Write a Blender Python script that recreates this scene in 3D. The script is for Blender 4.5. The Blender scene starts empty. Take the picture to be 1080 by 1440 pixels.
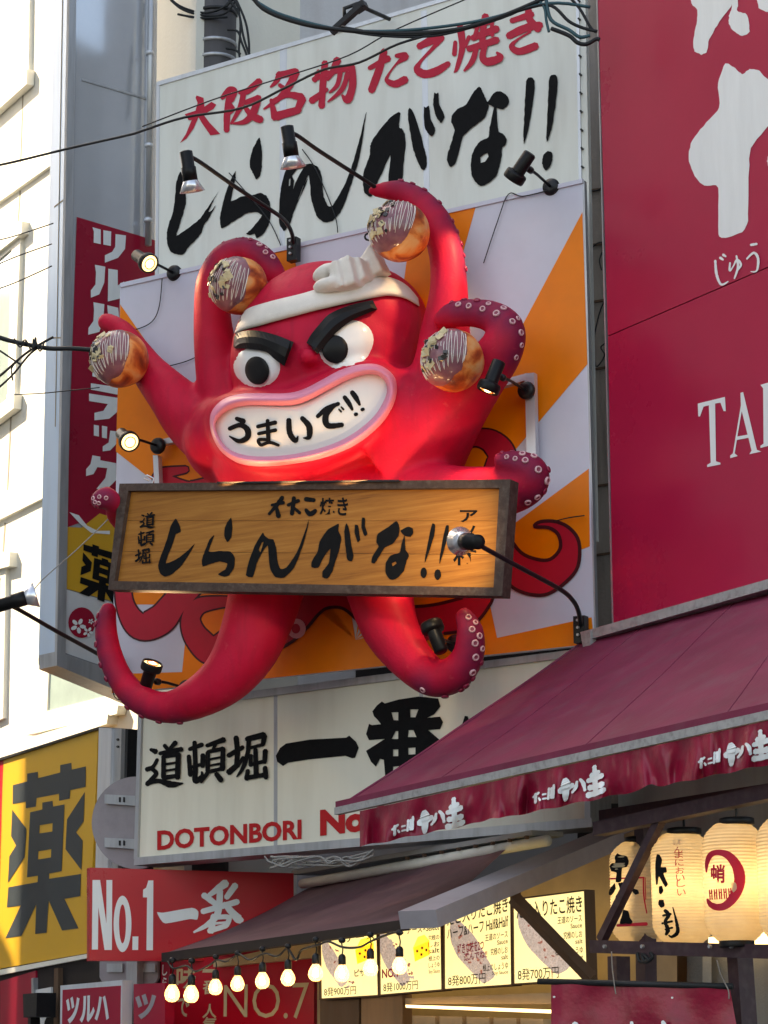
import bpy, bmesh, math, random
from mathutils import Vector, Matrix, noise
from mathutils.geometry import tessellate_polygon
from mathutils.bvhtree import BVHTree
random.seed(7)
S = bpy.context.scene
COL = S.collection
R = math.radians
# ------------------------------------------------------------------ camera
F = 3316.0; CX, CY = 540.0, 720.0
up = Vector((-70, 14120, F)).normalized()
fw = Vector((0, 0, 1)); fw = (fw - up*fw.dot(up)).normalized()
rt = Vector((fw.y*up.z-fw.z*up.y, fw.z*up.x-fw.x*up.z, fw.x*up.y-fw.y*up.x))
if rt.x < 0: rt = -rt
CAM = Vector((0, 0, 1.6))
def ray(px, py):
    d = Vector((px-CX, -(py-CY), F))
    return Vector((d.dot(rt), d.dot(fw), d.dot(up)))
cam = bpy.data.cameras.new('camera'); cam_o = bpy.data.objects.new('camera', cam); COL.objects.link(cam_o)
cam.sensor_fit = 'VERTICAL'; cam.sensor_height = 24; cam.sensor_width = 18; cam.lens = F/1440*24
cam.clip_start = 0.1; cam.clip_end = 500
m = Matrix(((rt.x, up.x, -fw.x), (rt.y, up.y, -fw.y), (rt.z, up.z, -fw.z)))  # rows = camera axes of the world axes
cx_ = Vector((rt.x, fw.x, up.x)); cy_ = Vector((rt.y, fw.y, up.y)); cz_ = -Vector((rt.z, fw.z, up.z))
cam_o.matrix_world = Matrix(((cx_.x, cy_.x, cz_.x, CAM.x), (cx_.y, cy_.y, cz_.y, CAM.y), (cx_.z, cy_.z, cz_.z, CAM.z), (0, 0, 0, 1)))
S.camera = cam_o
# ------------------------------------------------------------------ light
SUN_AZ = Vector((-0.9, 0.436, 0)); SUN_EL = R(42)
W = bpy.data.worlds.new('World'); S.world = W; W.use_nodes = True
nt = W.node_tree; bg = nt.nodes['Background']
sky = nt.nodes.new('ShaderNodeTexSky'); sky.sky_type = 'NISHITA'; sky.sun_disc = False
sky.sun_elevation = SUN_EL; sky.sun_rotation = math.atan2(SUN_AZ.x, SUN_AZ.y)
sky.air_density = 1.0; sky.dust_density = 2.5; sky.ozone_density = 0.6
nt.links.new(sky.outputs[0], bg.inputs[0]); bg.inputs[1].default_value = 0.15
sun = bpy.data.lights.new('sun', 'SUN'); sun.energy = 4.0; sun.angle = R(0.5); sun.color = (1, .95, .86)
sun_o = bpy.data.objects.new('sun', sun); COL.objects.link(sun_o)
sv = Vector((SUN_AZ.x*math.cos(SUN_EL), SUN_AZ.y*math.cos(SUN_EL), math.sin(SUN_EL)))
sun_o.rotation_euler = sv.to_track_quat('Z', 'Y').to_euler(); sun_o.location = (0, 0, 40)
S.view_settings.view_transform = 'Standard'; S.view_settings.look = 'None'
S.view_settings.exposure = 1.95; S.view_settings.use_white_balance = True; S.view_settings.white_balance_temperature = 8600; S.view_settings.white_balance_tint = 10; S.view_settings.gamma = 1; S.view_settings.use_curve_mapping = False
# ------------------------------------------------------------------ materials
def ramp(nt, fac, cols):
    r = nt.nodes.new('ShaderNodeValToRGB'); e = r.color_ramp.elements
    e[0].position, e[0].color = cols[0][0], (*cols[0][1], 1); e[1].position, e[1].color = cols[-1][0], (*cols[-1][1], 1)
    for p, c in cols[1:-1]:
        x = e.new(p); x.color = (*c, 1)
    nt.links.new(fac, r.inputs[0]); return r.outputs[0]
def mat(name, col, rough=.5, metal=0, var=.12, scale=3, grime=0, streak=False, bump=0, bscale=60, coat=0, emit=None, est=1, trans=0, spec=.3, alpha=1, dirt=(.12, .1, .08)):
    M = bpy.data.materials.new(name); M.use_nodes = True; n = M.node_tree; b = n.nodes['Principled BSDF']
    tc = n.nodes.new('ShaderNodeTexCoord'); mp = n.nodes.new('ShaderNodeMapping')
    if streak: mp.inputs['Scale'].default_value = (1, 1, .12)
    n.links.new(tc.outputs['Object'], mp.inputs[0])
    ns = n.nodes.new('ShaderNodeTexNoise'); ns.inputs['Scale'].default_value = scale; ns.inputs['Detail'].default_value = 7; ns.inputs['Roughness'].default_value = .65
    n.links.new(mp.outputs[0], ns.inputs['Vector'])
    c = Vector(col)
    out = ramp(n, ns.outputs[0], [(.3, tuple(c*(1-var))), (.7, tuple(c*(1+var*.6)))])
    if grime:
        n2 = n.nodes.new('ShaderNodeTexNoise'); n2.inputs['Scale'].default_value = scale*2.7; n2.inputs['Detail'].default_value = 9
        n.links.new(mp.outputs[0], n2.inputs['Vector'])
        f = ramp(n, n2.outputs[0], [(.48, (0, 0, 0)), (.75, (grime,)*3)])
        mx = n.nodes.new('ShaderNodeMix'); mx.data_type = 'RGBA'; n.links.new(f, mx.inputs['Factor']); n.links.new(out, mx.inputs['A']); mx.inputs['B'].default_value = (*dirt, 1)
        out = mx.outputs['Result']
    n.links.new(out, b.inputs['Base Color'])
    rr = n.nodes.new('ShaderNodeMapRange'); rr.inputs['To Min'].default_value = max(0, rough-.1); rr.inputs['To Max'].default_value = min(1, rough+.1)
    n.links.new(ns.outputs[0], rr.inputs[0]); n.links.new(rr.outputs[0], b.inputs['Roughness'])
    b.inputs['Metallic'].default_value = metal; b.inputs['Specular IOR Level'].default_value = spec
    if coat: b.inputs['Coat Weight'].default_value = coat; b.inputs['Coat Roughness'].default_value = .12
    if bump:
        n3 = n.nodes.new('ShaderNodeTexNoise'); n3.inputs['Scale'].default_value = bscale; n3.inputs['Detail'].default_value = 5
        n.links.new(tc.outputs['Object'], n3.inputs['Vector'])
        bp = n.nodes.new('ShaderNodeBump'); bp.inputs['Strength'].default_value = bump; bp.inputs['Distance'].default_value = .02
        n.links.new(n3.outputs[0], bp.inputs['Height']); n.links.new(bp.outputs[0], b.inputs['Normal'])
    if alpha < 1: b.inputs['Alpha'].default_value = alpha
    if emit:
        b.inputs['Emission Color'].default_value = (*emit, 1); b.inputs['Emission Strength'].default_value = est
    if trans: b.inputs['Transmission Weight'].default_value = trans
    return M
def M_(k):  # lazily made
    return MATS[k]
MATS = dict(
 white_sign=mat('white_sign', (.72, .73, .68), .35, var=.05, scale=2.2, grime=.3, streak=True, dirt=(.42, .39, .33)),
 cream_sign=mat('cream_sign', (.77, .75, .64), .3, var=.05, scale=2, grime=.25, streak=True, dirt=(.47, .42, .32)),
 alu=mat('aluminium', (.45, .46, .48), .4, metal=.6, var=.15, scale=6, grime=.3, streak=True),
 alu_lt=mat('pale_aluminium', (.62, .64, .68), .35, metal=.35, var=.1, scale=4, grime=.15, streak=True),
 ink=mat('black_ink', (.008, .008, .009), .6, var=.3, scale=20, spec=.08),
 redink=mat('red_ink', (.5, .005, .034), .5, var=.1, scale=10),
 redink2=mat('red_letter', (.5, .008, .012), .5, var=.06, scale=10),
 lav=mat('white_board', (.6, .6, .69), .5, var=.05, scale=1.5, grime=.1, dirt=(.4, .38, .45)),
 orange=mat('orange_paint', (.88, .21, .004), .45, var=.08, scale=2, grime=.08, dirt=(.5, .12, .01)),
 crim=mat('crimson_paint', (.5, .008, .03), .45, var=.12, scale=3),
 darkline=mat('outline_paint', (.06, .004, .008), .5),
 pinkp=mat('pink_paint', (.75, .35, .38), .5),
 white=mat('white_gloss', (.8, .8, .8), .22, var=.03, coat=.4),
 cloth=mat('headband_white', (.74, .68, .62), .5, var=.08, scale=5, grime=.12, bump=.15, bscale=90, dirt=(.45, .36, .3)),
 black=mat('black_gloss', (.008, .008, .009), .4, var=.2, spec=.2),
 blackm=mat('black_metal', (.012, .012, .014), .38, var=.3, scale=30),
 lip=mat('lip_pink', (.72, .24, .36), .45, var=.07, scale=4),
 teeth=mat('teeth_white', (.8, .78, .74), .35, var=.03, scale=3, coat=.05),
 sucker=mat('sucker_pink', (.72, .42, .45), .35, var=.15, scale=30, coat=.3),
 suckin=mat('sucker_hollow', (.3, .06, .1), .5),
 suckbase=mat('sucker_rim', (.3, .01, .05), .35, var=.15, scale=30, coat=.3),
 frame_wood=mat('weathered_frame', (.075, .045, .035), .7, var=.4, scale=9, grime=.3, dirt=(.2, .16, .13), bump=.2),
 silver=mat('silver_reflector', (.7, .7, .74), .22, metal=.7, var=.05),
 redsign=mat('red_sign_vinyl', (.43, .012, .055), .3, var=.12, scale=.5, coat=.12),
 redsign2=mat('bright_red_vinyl', (.5, .006, .02), .3, var=.08, scale=1.4, coat=.05),
 pillred=mat('dark_red_vinyl', (.33, .006, .03), .3, var=.1, scale=1.5, coat=.05),
 whitevin=mat('white_vinyl', (.76, .79, .8), .35, var=.06, scale=8, streak=True),
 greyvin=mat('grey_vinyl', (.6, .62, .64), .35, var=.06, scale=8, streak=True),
 acrylic=mat('glossy_acrylic', (.5, .52, .56), .05, metal=.4, var=.05, scale=2, coat=1, spec=.8),
 yellow=mat('yellow_panel', (.66, .36, .03), .35, var=.05, scale=.9, grime=.1, streak=True, coat=.05, dirt=(.5, .3, .05)),
 navy=mat('slate_letter', (.03, .04, .048), .4, var=.25, scale=2, streak=True, coat=.04),
 skytint=mat('sky_tinted_metal', (.5, .64, .82), .3, metal=.3, var=.08, scale=1.2, grime=.15, streak=True),  # blue sky reflection is put into the base colour of the metal
 cream=mat('cream_wall', (.72, .7, .63), .75, var=.06, scale=1.6, grime=.12, streak=True, dirt=(.5, .46, .38), bump=.15, bscale=25),
 trim=mat('cream_trim', (.78, .76, .68), .5, var=.06, scale=3, grime=.12, dirt=(.4, .36, .3)),
 joint=mat('panel_joint', (.3, .26, .2), .8),
 glass=mat('window_glass', (.35, .45, .42), .06, var=.15, scale=2, coat=.8, spec=1),
 glassd=mat('dark_glass', (.05, .055, .06), .06, var=.3, scale=2, coat=.8, spec=1),
 wall=mat('pale_wall', (.46, .47, .5), .8, var=.12, scale=1.2, grime=.35, streak=True, dirt=(.25, .2, .2), bump=.2, bscale=20),
 wallg=mat('grey_wall', (.34, .35, .36), .75, var=.12, scale=2, grime=.3, streak=True, bump=.2),
 concrete=mat('concrete', (.3, .265, .24), .8, var=.25, scale=3, grime=.6, streak=True, dirt=(.07, .06, .055), bump=.3, bscale=30),
 poleg=mat('pole_grey', (.085, .08, .082), .6, var=.25, scale=4, grime=.3, streak=True, dirt=(.03, .03, .03), bump=.15),
 cable=mat('cable_black', (.012, .014, .016), .5),
 cableb=mat('cable_teal', (.03, .09, .11), .45),
 cablew=mat('cable_grey', (.3, .3, .29), .5),
 awn=mat('awning_fabric', (.2, .022, .06), .65, var=.25, scale=1.6, grime=.35, dirt=(.17, .08, .1), bump=.12, bscale=30),
 val=mat('valance_vinyl', (.28, .008, .035), .32, var=.25, scale=5, grime=.25, dirt=(.09, .01, .02), coat=.08, bump=.2, bscale=18),
 awn2=mat('stall_awning_fabric', (.13, .06, .07), .65, var=.3, scale=2, grime=.4, dirt=(.2, .1, .12), bump=.2, bscale=14),
 rail=mat('awning_rail', (.4, .4, .4), .45, metal=.3, var=.2, scale=8, grime=.5, dirt=(.1, .09, .08)),
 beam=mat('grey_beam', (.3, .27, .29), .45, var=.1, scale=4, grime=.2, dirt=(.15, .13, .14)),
 steel=mat('maroon_steel', (.045, .022, .03), .45, var=.3, scale=6, grime=.3, dirt=(.12, .09, .09)),
 wood=mat('plain_wood', (.3, .17, .09), .6, var=.25, scale=5, streak=True, grime=.2),
 woodd=mat('dark_wood', (.11, .06, .035), .6, var=.25, scale=5, streak=True, grime=.2),
 interior=mat('stall_interior', (.4, .28, .17), .6, var=.2, scale=2, grime=.2),
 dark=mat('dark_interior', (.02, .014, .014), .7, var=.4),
 asphalt=mat('asphalt', (.06, .06, .062), .85, var=.25, scale=20, bump=.4),
 paving=mat('paving', (.3, .28, .26), .8, var=.2, scale=12, bump=.3),
 bulb=mat('lit_bulb', (.9, .7, .4), .2, emit=(1, .62, .25), est=.8, alpha=.5),
 filament=mat('lit_filament', (1, .9, .7), .2, emit=(1, .8, .5), est=14),
 lens=mat('lit_lens', (1, .9, .7), .2, emit=(1, .72, .36), est=.75), lenscore=mat('lit_lens_core', (1, .9, .7), .2, emit=(1, .85, .6), est=2),
 tube=mat('lit_tube', (1, .9, .7), .2, emit=(1, .72, .36), est=.9),
 menu=mat('backlit_menu', (.82, .78, .52), .3, var=.1, scale=3, streak=True, emit=(1, .86, .42), est=.3),
 menuink=mat('menu_ink', (.02, .02, .015), .5),
 foil=mat('menu_photo_white', (.62, .54, .52), .4, var=.45, scale=26, grime=.9, dirt=(.2, .06, .04), emit=(.8, .7, .7), est=.12),
 sauce_ph=mat('menu_photo_sauce', (.2, .07, .06), .4, var=.8, scale=60, emit=(.4, .15, .12), est=.2),
 cheese=mat('menu_cheese', (.9, .5, .05), .4, emit=(1, .45, .03), est=.5),
 cheesel=mat('menu_cheese_top', (.9, .8, .1), .4, emit=(1, .8, .08), est=.5),
 magenta=mat('menu_magenta', (.6, .02, .1), .4),
 flake=mat('bonito_flake', (.62, .5, .3), .55, var=.2, scale=20),
 seaweed=mat('seaweed_bit', (.02, .018, .018), .35, coat=.4),
 mayo=mat('mayo_line', (.82, .74, .68), .3, coat=.5),
 saucem=mat('sauce_glaze', (.27, .1, .125), .3, var=.4, scale=5, grime=.4, dirt=(.4, .2, .16), coat=.35),
 slogan=mat('slogan_cream', (.62, .5, .3), .5, var=.1),
)
def takoyaki_mat():
    M = bpy.data.materials.new('fried_batter'); M.use_nodes = True; n = M.node_tree; b = n.nodes['Principled BSDF']
    tc = n.nodes.new('ShaderNodeTexCoord'); ns = n.nodes.new('ShaderNodeTexNoise'); ns.inputs['Scale'].default_value = 5; ns.inputs['Detail'].default_value = 7; ns.inputs['Distortion'].default_value = .5
    oi = n.nodes.new('ShaderNodeObjectInfo'); va = n.nodes.new('ShaderNodeVectorMath'); va.operation = 'ADD'; n.links.new(tc.outputs['Object'], va.inputs[0]); n.links.new(oi.outputs['Location'], va.inputs[1]); n.links.new(va.outputs[0], ns.inputs['Vector'])
    o = ramp(n, ns.outputs[0], [(.34, (.8, .42, .17)), (.47, (.78, .25, .06)), (.56, (.5, .09, .02)), (.68, (.2, .03, .012))])
    n.links.new(o, b.inputs['Base Color']); b.inputs['Roughness'].default_value = .5; b.inputs['Specular IOR Level'].default_value = .3; b.inputs['Coat Weight'].default_value = .12; b.inputs['Coat Roughness'].default_value = .3
    return M
MATS['batter'] = takoyaki_mat()
def signwood_mat():
    M = bpy.data.materials.new('varnished_board'); M.use_nodes = True; n = M.node_tree; b = n.nodes['Principled BSDF']
    tc = n.nodes.new('ShaderNodeTexCoord'); mp = n.nodes.new('ShaderNodeMapping'); mp.inputs['Scale'].default_value = (.45, .45, 11)
    n.links.new(tc.outputs['Object'], mp.inputs[0])
    ns = n.nodes.new('ShaderNodeTexNoise'); ns.inputs['Scale'].default_value = 2.6; ns.inputs['Detail'].default_value = 8; ns.inputs['Distortion'].default_value = .25; ns.inputs['Roughness'].default_value = .7
    n.links.new(mp.outputs[0], ns.inputs['Vector'])
    o = ramp(n, ns.outputs[0], [(.25, (.17, .058, .012)), (.42, (.33, .12, .022)), (.55, (.4, .155, .03)), (.75, (.5, .225, .055))])
    n.links.new(o, b.inputs['Base Color']); b.inputs['Roughness'].default_value = .42; b.inputs['Specular IOR Level'].default_value = .2
    return M
MATS['board'] = signwood_mat()
def paper_mat():
    M = bpy.data.materials.new('lantern_paper'); M.use_nodes = True; n = M.node_tree; n.nodes.clear()
    out = n.nodes.new('ShaderNodeOutputMaterial'); mx = n.nodes.new('ShaderNodeMixShader'); d = n.nodes.new('ShaderNodeBsdfDiffuse'); t = n.nodes.new('ShaderNodeBsdfTranslucent')
    d.inputs[0].default_value = (.72, .6, .42, 1)
    tc = n.nodes.new('ShaderNodeTexCoord'); ns = n.nodes.new('ShaderNodeTexNoise'); ns.inputs['Scale'].default_value = 12; ns.inputs['Detail'].default_value = 5
    n.links.new(tc.outputs['Object'], ns.inputs['Vector']); o = ramp(n, ns.outputs[0], [(.3, (.74, .58, .34)), (.7, (.84, .7, .46))]); n.links.new(o, t.inputs[0])
    mx.inputs[0].default_value = .5; n.links.new(d.outputs[0], mx.inputs[1]); n.links.new(t.outputs[0], mx.inputs[2]); n.links.new(mx.outputs[0], out.inputs[0])
    return M
MATS['paper'] = paper_mat()
def octo_mat():
    M = bpy.data.materials.new('octopus_red'); M.use_nodes = True; n = M.node_tree; b = n.nodes['Principled BSDF']
    at = n.nodes.new('ShaderNodeAttribute'); at.attribute_name = 'mauve'
    tc = n.nodes.new('ShaderNodeTexCoord'); ns = n.nodes.new('ShaderNodeTexNoise'); ns.inputs['Scale'].default_value = 2.2; ns.inputs['Detail'].default_value = 8
    n.links.new(tc.outputs['Object'], ns.inputs['Vector'])
    o = ramp(n, ns.outputs[0], [(.3, (.46, .006, .03)), (.52, (.58, .008, .042)), (.72, (.62, .014, .055))])
    mx = n.nodes.new('ShaderNodeMix'); mx.data_type = 'RGBA'; n.links.new(at.outputs['Fac'], mx.inputs['Factor']); n.links.new(o, mx.inputs['A']); mx.inputs['B'].default_value = (.19, .015, .055, 1)
    # fine scuffs
    n2 = n.nodes.new('ShaderNodeTexNoise'); n2.inputs['Scale'].default_value = 14; n2.inputs['Detail'].default_value = 9; n.links.new(tc.outputs['Object'], n2.inputs['Vector'])
    f = ramp(n, n2.outputs[0], [(.66, (0, 0, 0)), (.82, (.5, .5, .5))])
    m2 = n.nodes.new('ShaderNodeMix'); m2.data_type = 'RGBA'; n.links.new(f, m2.inputs['Factor']); n.links.new(mx.outputs['Result'], m2.inputs['A']); m2.inputs['B'].default_value = (.62, .08, .1, 1)
    n.links.new(m2.outputs['Result'], b.inputs['Base Color']); b.inputs['Roughness'].default_value = .6; b.inputs['Specular IOR Level'].default_value = .15; b.inputs['Coat Weight'].default_value = .04; b.inputs['Coat Roughness'].default_value = .35
    mp = n.nodes.new('ShaderNodeMapping'); mp.inputs['Scale'].default_value = (5, 5, .6); n.links.new(tc.outputs['Object'], mp.inputs[0])
    n4 = n.nodes.new('ShaderNodeTexNoise'); n4.inputs['Scale'].default_value = 3; n4.inputs['Detail'].default_value = 8; n.links.new(mp.outputs[0], n4.inputs['Vector'])
    f4 = ramp(n, n4.outputs[0], [(.5, (0, 0, 0)), (.72, (.3, .3, .3))]); m4 = n.nodes.new('ShaderNodeMix'); m4.data_type = 'RGBA'; n.links.new(f4, m4.inputs['Factor']); n.links.new(m2.outputs['Result'], m4.inputs['A']); m4.inputs['B'].default_value = (.3, .015, .035, 1); n.links.new(m4.outputs['Result'], b.inputs['Base Color'])
    n3 = n.nodes.new('ShaderNodeTexNoise'); n3.inputs['Scale'].default_value = 45; n3.inputs['Detail'].default_value = 4; n.links.new(tc.outputs['Object'], n3.inputs['Vector'])
    bp = n.nodes.new('ShaderNodeBump'); bp.inputs['Strength'].default_value = .18; bp.inputs['Distance'].default_value = .015; n.links.new(n3.outputs[0], bp.inputs['Height']); n.links.new(bp.outputs[0], b.inputs['Normal'])
    return M
MATS['octo'] = octo_mat()
# ------------------------------------------------------------------ helpers
class Plane:
    """vertical facade plane: passes through pixel (px,py) at depth D, turned by a degrees (left side recedes when a > 0)"""
    def __init__(s, px, D, a, py=1000):
        d = ray(px, py); s.o = CAM + d*(D/d.y); s.a = R(a)
        s.u = Vector((math.cos(s.a), -math.sin(s.a), 0)); s.n = Vector((-math.sin(s.a), -math.cos(s.a), 0)); s.z = Vector((0, 0, 1))
    def at(s, px, py, off=0.0):
        d = ray(px, py); t = ((s.o + s.n*off) - CAM).dot(s.n)/d.dot(s.n); return CAM + d*t
def tag(o, label, cat, group=None):
    o['label'] = label; o['category'] = cat
    if group: o['group'] = group
    return o
def thing(name, label, cat, loc=(0, 0, 0), group=None):
    o = bpy.data.objects.new(name, None); COL.objects.link(o); o.location = loc; o.empty_display_size = .1
    if label: tag(o, label, cat, group)
    return o
def link(name, verts, faces, m, parent=None, smooth=False, local=False):
    me = bpy.data.meshes.new(name); me.from_pydata([tuple(v) for v in verts], [], faces); me.update()
    if smooth: me.polygons.foreach_set('use_smooth', [True]*len(me.polygons))
    if m: me.materials.append(MATS[m] if isinstance(m, str) else m)
    o = bpy.data.objects.new(name, me); COL.objects.link(o)
    if parent:
        o.parent = parent
        if not local:
            L = Vector(parent.location); p = parent.parent
            while p: L += Vector(p.location); p = p.parent
            if parent.type == 'MESH' : L = parent['_w'] if '_w' in parent else L
            o.matrix_parent_inverse = Matrix.Translation(-Vector(L)) if parent.type == 'EMPTY' else Matrix.Identity(4)
    return o
def struct(o): o['kind'] = 'structure'; return o
def stuff(o): o['kind'] = 'stuff'; return o
class MB:
    def __init__(s): s.v = []; s.f = []
    def add(s, v, f):
        b = len(s.v); s.v += [Vector(p) for p in v]; s.f += [tuple(i+b for i in q) for q in f]; return s
    def tube(s, pts, rad, seg=10, cap=True, close=False):
        pts = [Vector(p) for p in pts]; n = len(pts)
        rad = rad if isinstance(rad, (list, tuple)) else [rad]*n
        t0 = (pts[1]-pts[0]).normalized(); a = t0.orthogonal().normalized(); v = []; f = []
        for i, p in enumerate(pts):
            if close: t = (pts[(i+1) % n]-pts[i-1]).normalized()
            else: t = (pts[min(i+1, n-1)]-pts[max(i-1, 0)]).normalized()
            a = (a-t*a.dot(t)).normalized(); b = t.cross(a)
            v += [p+(a*math.cos(k*math.tau/seg)+b*math.sin(k*math.tau/seg))*rad[i] for k in range(seg)]
        for i in range(n if close else n-1):
            j = (i+1) % n
            for k in range(seg): f.append((i*seg+k, i*seg+(k+1) % seg, j*seg+(k+1) % seg, j*seg+k))
        if cap and not close: f.append(tuple(range(seg))[::-1]); f.append(tuple((n-1)*seg+k for k in range(seg)))
        return s.add(v, f)
    def lathe(s, prof, c, ax, seg=20):
        ax = Vector(ax).normalized(); a = ax.orthogonal().normalized(); b = ax.cross(a); c = Vector(c); v = []; f = []
        for r, h in prof: v += [c+ax*h+(a*math.cos(k*math.tau/seg)+b*math.sin(k*math.tau/seg))*max(r, 1e-4) for k in range(seg)]
        for i in range(len(prof)-1):
            for k in range(seg): f.append((i*seg+k, i*seg+(k+1) % seg, (i+1)*seg+(k+1) % seg, (i+1)*seg+k))
        f.append(tuple(range(seg))[::-1]); f.append(tuple((len(prof)-1)*seg+k for k in range(seg)))
        return s.add(v, f)
    def beam(s, a, b, w, h, side=None):
        a = Vector(a); b = Vector(b); t = (b-a).normalized(); z = Vector((0, 0, 1)); x = (side or t.cross(z)).normalized(); x = (x-t*x.dot(t)).normalized(); y = t.cross(x)
        v = [p+x*(i*w/2)+y*(j*h/2) for p in (a, b) for i, j in ((-1, -1), (1, -1), (1, 1), (-1, 1))]
        return s.add(v, [(0, 3, 2, 1), (4, 5, 6, 7), (0, 1, 5, 4), (1, 2, 6, 5), (2, 3, 7, 6), (3, 0, 4, 7)])
    def ell(s, c, u, v_, w, nu=20, nv=14):
        v = []; f = []
        for i in range(nv+1):
            th = math.pi*i/nv
            for k in range(nu):
                ph = math.tau*k/nu; v.append(Vector(c)+u*(math.sin(th)*math.cos(ph))+w*(math.sin(th)*math.sin(ph))+v_*math.cos(th))
        for i in range(nv):
            for k in range(nu): f.append((i*nu+k, i*nu+(k+1) % nu, (i+1)*nu+(k+1) % nu, (i+1)*nu+k))
        return s.add(v, f)
    def out(s, name, m, parent=None, smooth=False, local=False): return link(name, s.v, s.f, m, parent, smooth, local)
def cat(pts, k=6, close=False):
    """Catmull-Rom through tuples of any length"""
    n = len(pts); o = []
    rng = range(n) if close else range(n-1)
    for i in rng:
        p = [pts[(i+j) % n] if close else pts[min(max(i+j, 0), n-1)] for j in (-1, 0, 1, 2)]
        for q in range(k):
            t = q/k
            o.append(tuple(.5*(2*b+(c-a)*t+(2*a-5*b+4*c-d)*t*t+(3*b-a-3*c+d)*t**3) for a, b, c, d in zip(*p)))
    if not close: o.append(tuple(pts[-1]))
    return o
def prism(name, pl, out, off, th, m, parent=None, holes=(), local=False):
    """outline traced on a facade plane, front face off metres proud, th metres deep"""
    loops = [list(out)]+[list(h) for h in holes]; flat = [p for l in loops for p in l]
    F3 = [pl.at(x, y, off) for x, y in flat]
    tr = tessellate_polygon([[Vector((x, y, 0)) for x, y in l] for l in loops])
    f = [tuple(t) for t in tr]; v = list(F3)
    if th:
        n = len(F3); v += [p-pl.n*th for p in F3]; f += [tuple(i+n for i in t) for t in tr]; b = 0
        for l in loops:
            k = len(l)
            for i in range(k): f.append((b+i, b+(i+1) % k, n+b+(i+1) % k, n+b+i))
            b += k
    o = link(name, v, f, m, parent, local=local)
    bm = bmesh.new(); bm.from_mesh(o.data); bmesh.ops.recalc_face_normals(bm, faces=bm.faces); bm.to_mesh(o.data); bm.free()
    return o
def X(org, sc, pts):
    return [(org[0]+p[0]/sc, org[1]+p[1]/sc) + tuple(q/sc for q in p[2:]) for p in pts]
def rough(pts, amp=.6, step=5):
    """brush outline with a slightly ragged edge"""
    o = []; n = len(pts)
    P2 = [(p[0], p[1]) for p in pts]; sm = cat(P2, 5, True); n = len(P2); ln = []
    for i in range(n):
        for q in range(5): t = q/5; ln.append((P2[i][0]*(1-t)+P2[(i+1) % n][0]*t, P2[i][1]*(1-t)+P2[(i+1) % n][1]*t))
    sm = [(a[0]*.55+b[0]*.45, a[1]*.55+b[1]*.45) for a, b in zip(sm, ln)]
    for p in sm:
        q = noise.noise(Vector((p[0]*.45, p[1]*.45, 3.1)))*amp
        r = noise.noise(Vector((p[0]*.45, p[1]*.45, 9.7)))*amp
        o.append((p[0]+q, p[1]+r))
    return o
def ribbon(mb, fn, st, off=0, dz=.0006, k=7, jag=.0):
    pts = cat([(p[0], p[1], p[2]) for p in st], k) if len(st) > 1 else st
    n = len(pts); v = []; f = []
    for i, (x, y, w) in enumerate(pts):
        x0, y0, _ = pts[max(i-1, 0)]; x1, y1, _ = pts[min(i+1, n-1)]
        tx, ty = x1-x0, y1-y0; L = math.hypot(tx, ty) or 1; tx /= L; ty /= L
        w = max(w, .3)/2*(1+jag*noise.noise(Vector((x*.6, y*.6, 1))))
        if i == 0: v += [fn(x-tx*w*.7-ty*w*.5, y-ty*w*.7+tx*w*.5, off), fn(x-tx*w*.7+ty*w*.5, y-ty*w*.7-tx*w*.5, off)]
        o = off+dz*i/n
        v += [fn(x-ty*w, y+tx*w, o), fn(x+ty*w, y-tx*w, o)]
        if i == n-1: v += [fn(x+tx*w*.7-ty*w*.5, y+ty*w*.7+tx*w*.5, o), fn(x+tx*w*.7+ty*w*.5, y+ty*w*.7-tx*w*.5, o)]
    for i in range(len(v)//2-1): f.append((2*i, 2*i+1, 2*i+3, 2*i+2))
    mb.add(v, f)
def strokes(name, fn, sts, off, m, parent, jag=.25, wm=1.18):
    mb = MB(); sts = [[(x, y, w*wm) for x, y, w in st] for st in sts]
    for i, st in enumerate(sts): ribbon(mb, fn, st, off+i*.0007, jag=jag)
    return mb.out(name, m, parent)
def text_mesh(s, bold=0.0):
    c = bpy.data.curves.new('t', 'FONT'); c.body = s; c.offset = bold; c.resolution_u = 3
    o = bpy.data.objects.new('t', c); COL.objects.link(o); dg = bpy.context.evaluated_depsgraph_get(); dg.update()
    me = bpy.data.meshes.new_from_object(o.evaluated_get(dg)); v = [(p.co.x, p.co.y) for p in me.vertices]; f = [tuple(p.vertices) for p in me.polygons]
    bpy.data.objects.remove(o); bpy.data.meshes.remove(me)
    return v, f
def text(name, fn, s, quad, off, m, parent, bold=.02):
    """flat lettering fitted to a quad of corners (top-left, top-right, bottom-right, bottom-left)"""
    v, f = text_mesh(s, bold)
    if not v: return None
    x0 = min(p[0] for p in v); x1 = max(p[0] for p in v); y0 = min(p[1] for p in v); y1 = max(p[1] for p in v)
    a, b, c, d = quad; o = []
    for x, y in v:
        s_, t = (x-x0)/max(x1-x0, 1e-6), (y1-y)/max(y1-y0, 1e-6)
        o.append(fn((a[0]*(1-s_)+b[0]*s_)*(1-t)+(d[0]*(1-s_)+c[0]*s_)*t, (a[1]*(1-s_)+b[1]*s_)*(1-t)+(d[1]*(1-s_)+c[1]*s_)*t, off))
    return link(name, o, f, m, parent)
def box_text(x0, y0, x1, y1, sk=0):
    w = x1-x0; return [(x0, y0), (x1, y0+sk*w), (x1, y1+sk*w), (x0, y1)]
def poly_on(name, fn, pts, off, m, parent):
    pts = rough(pts, .5); f = [tuple(t) for t in tessellate_polygon([[Vector((x, y, 0)) for x, y in pts]])]
    return link(name, [fn(x, y, off) for x, y in pts], f, m, parent)
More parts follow.
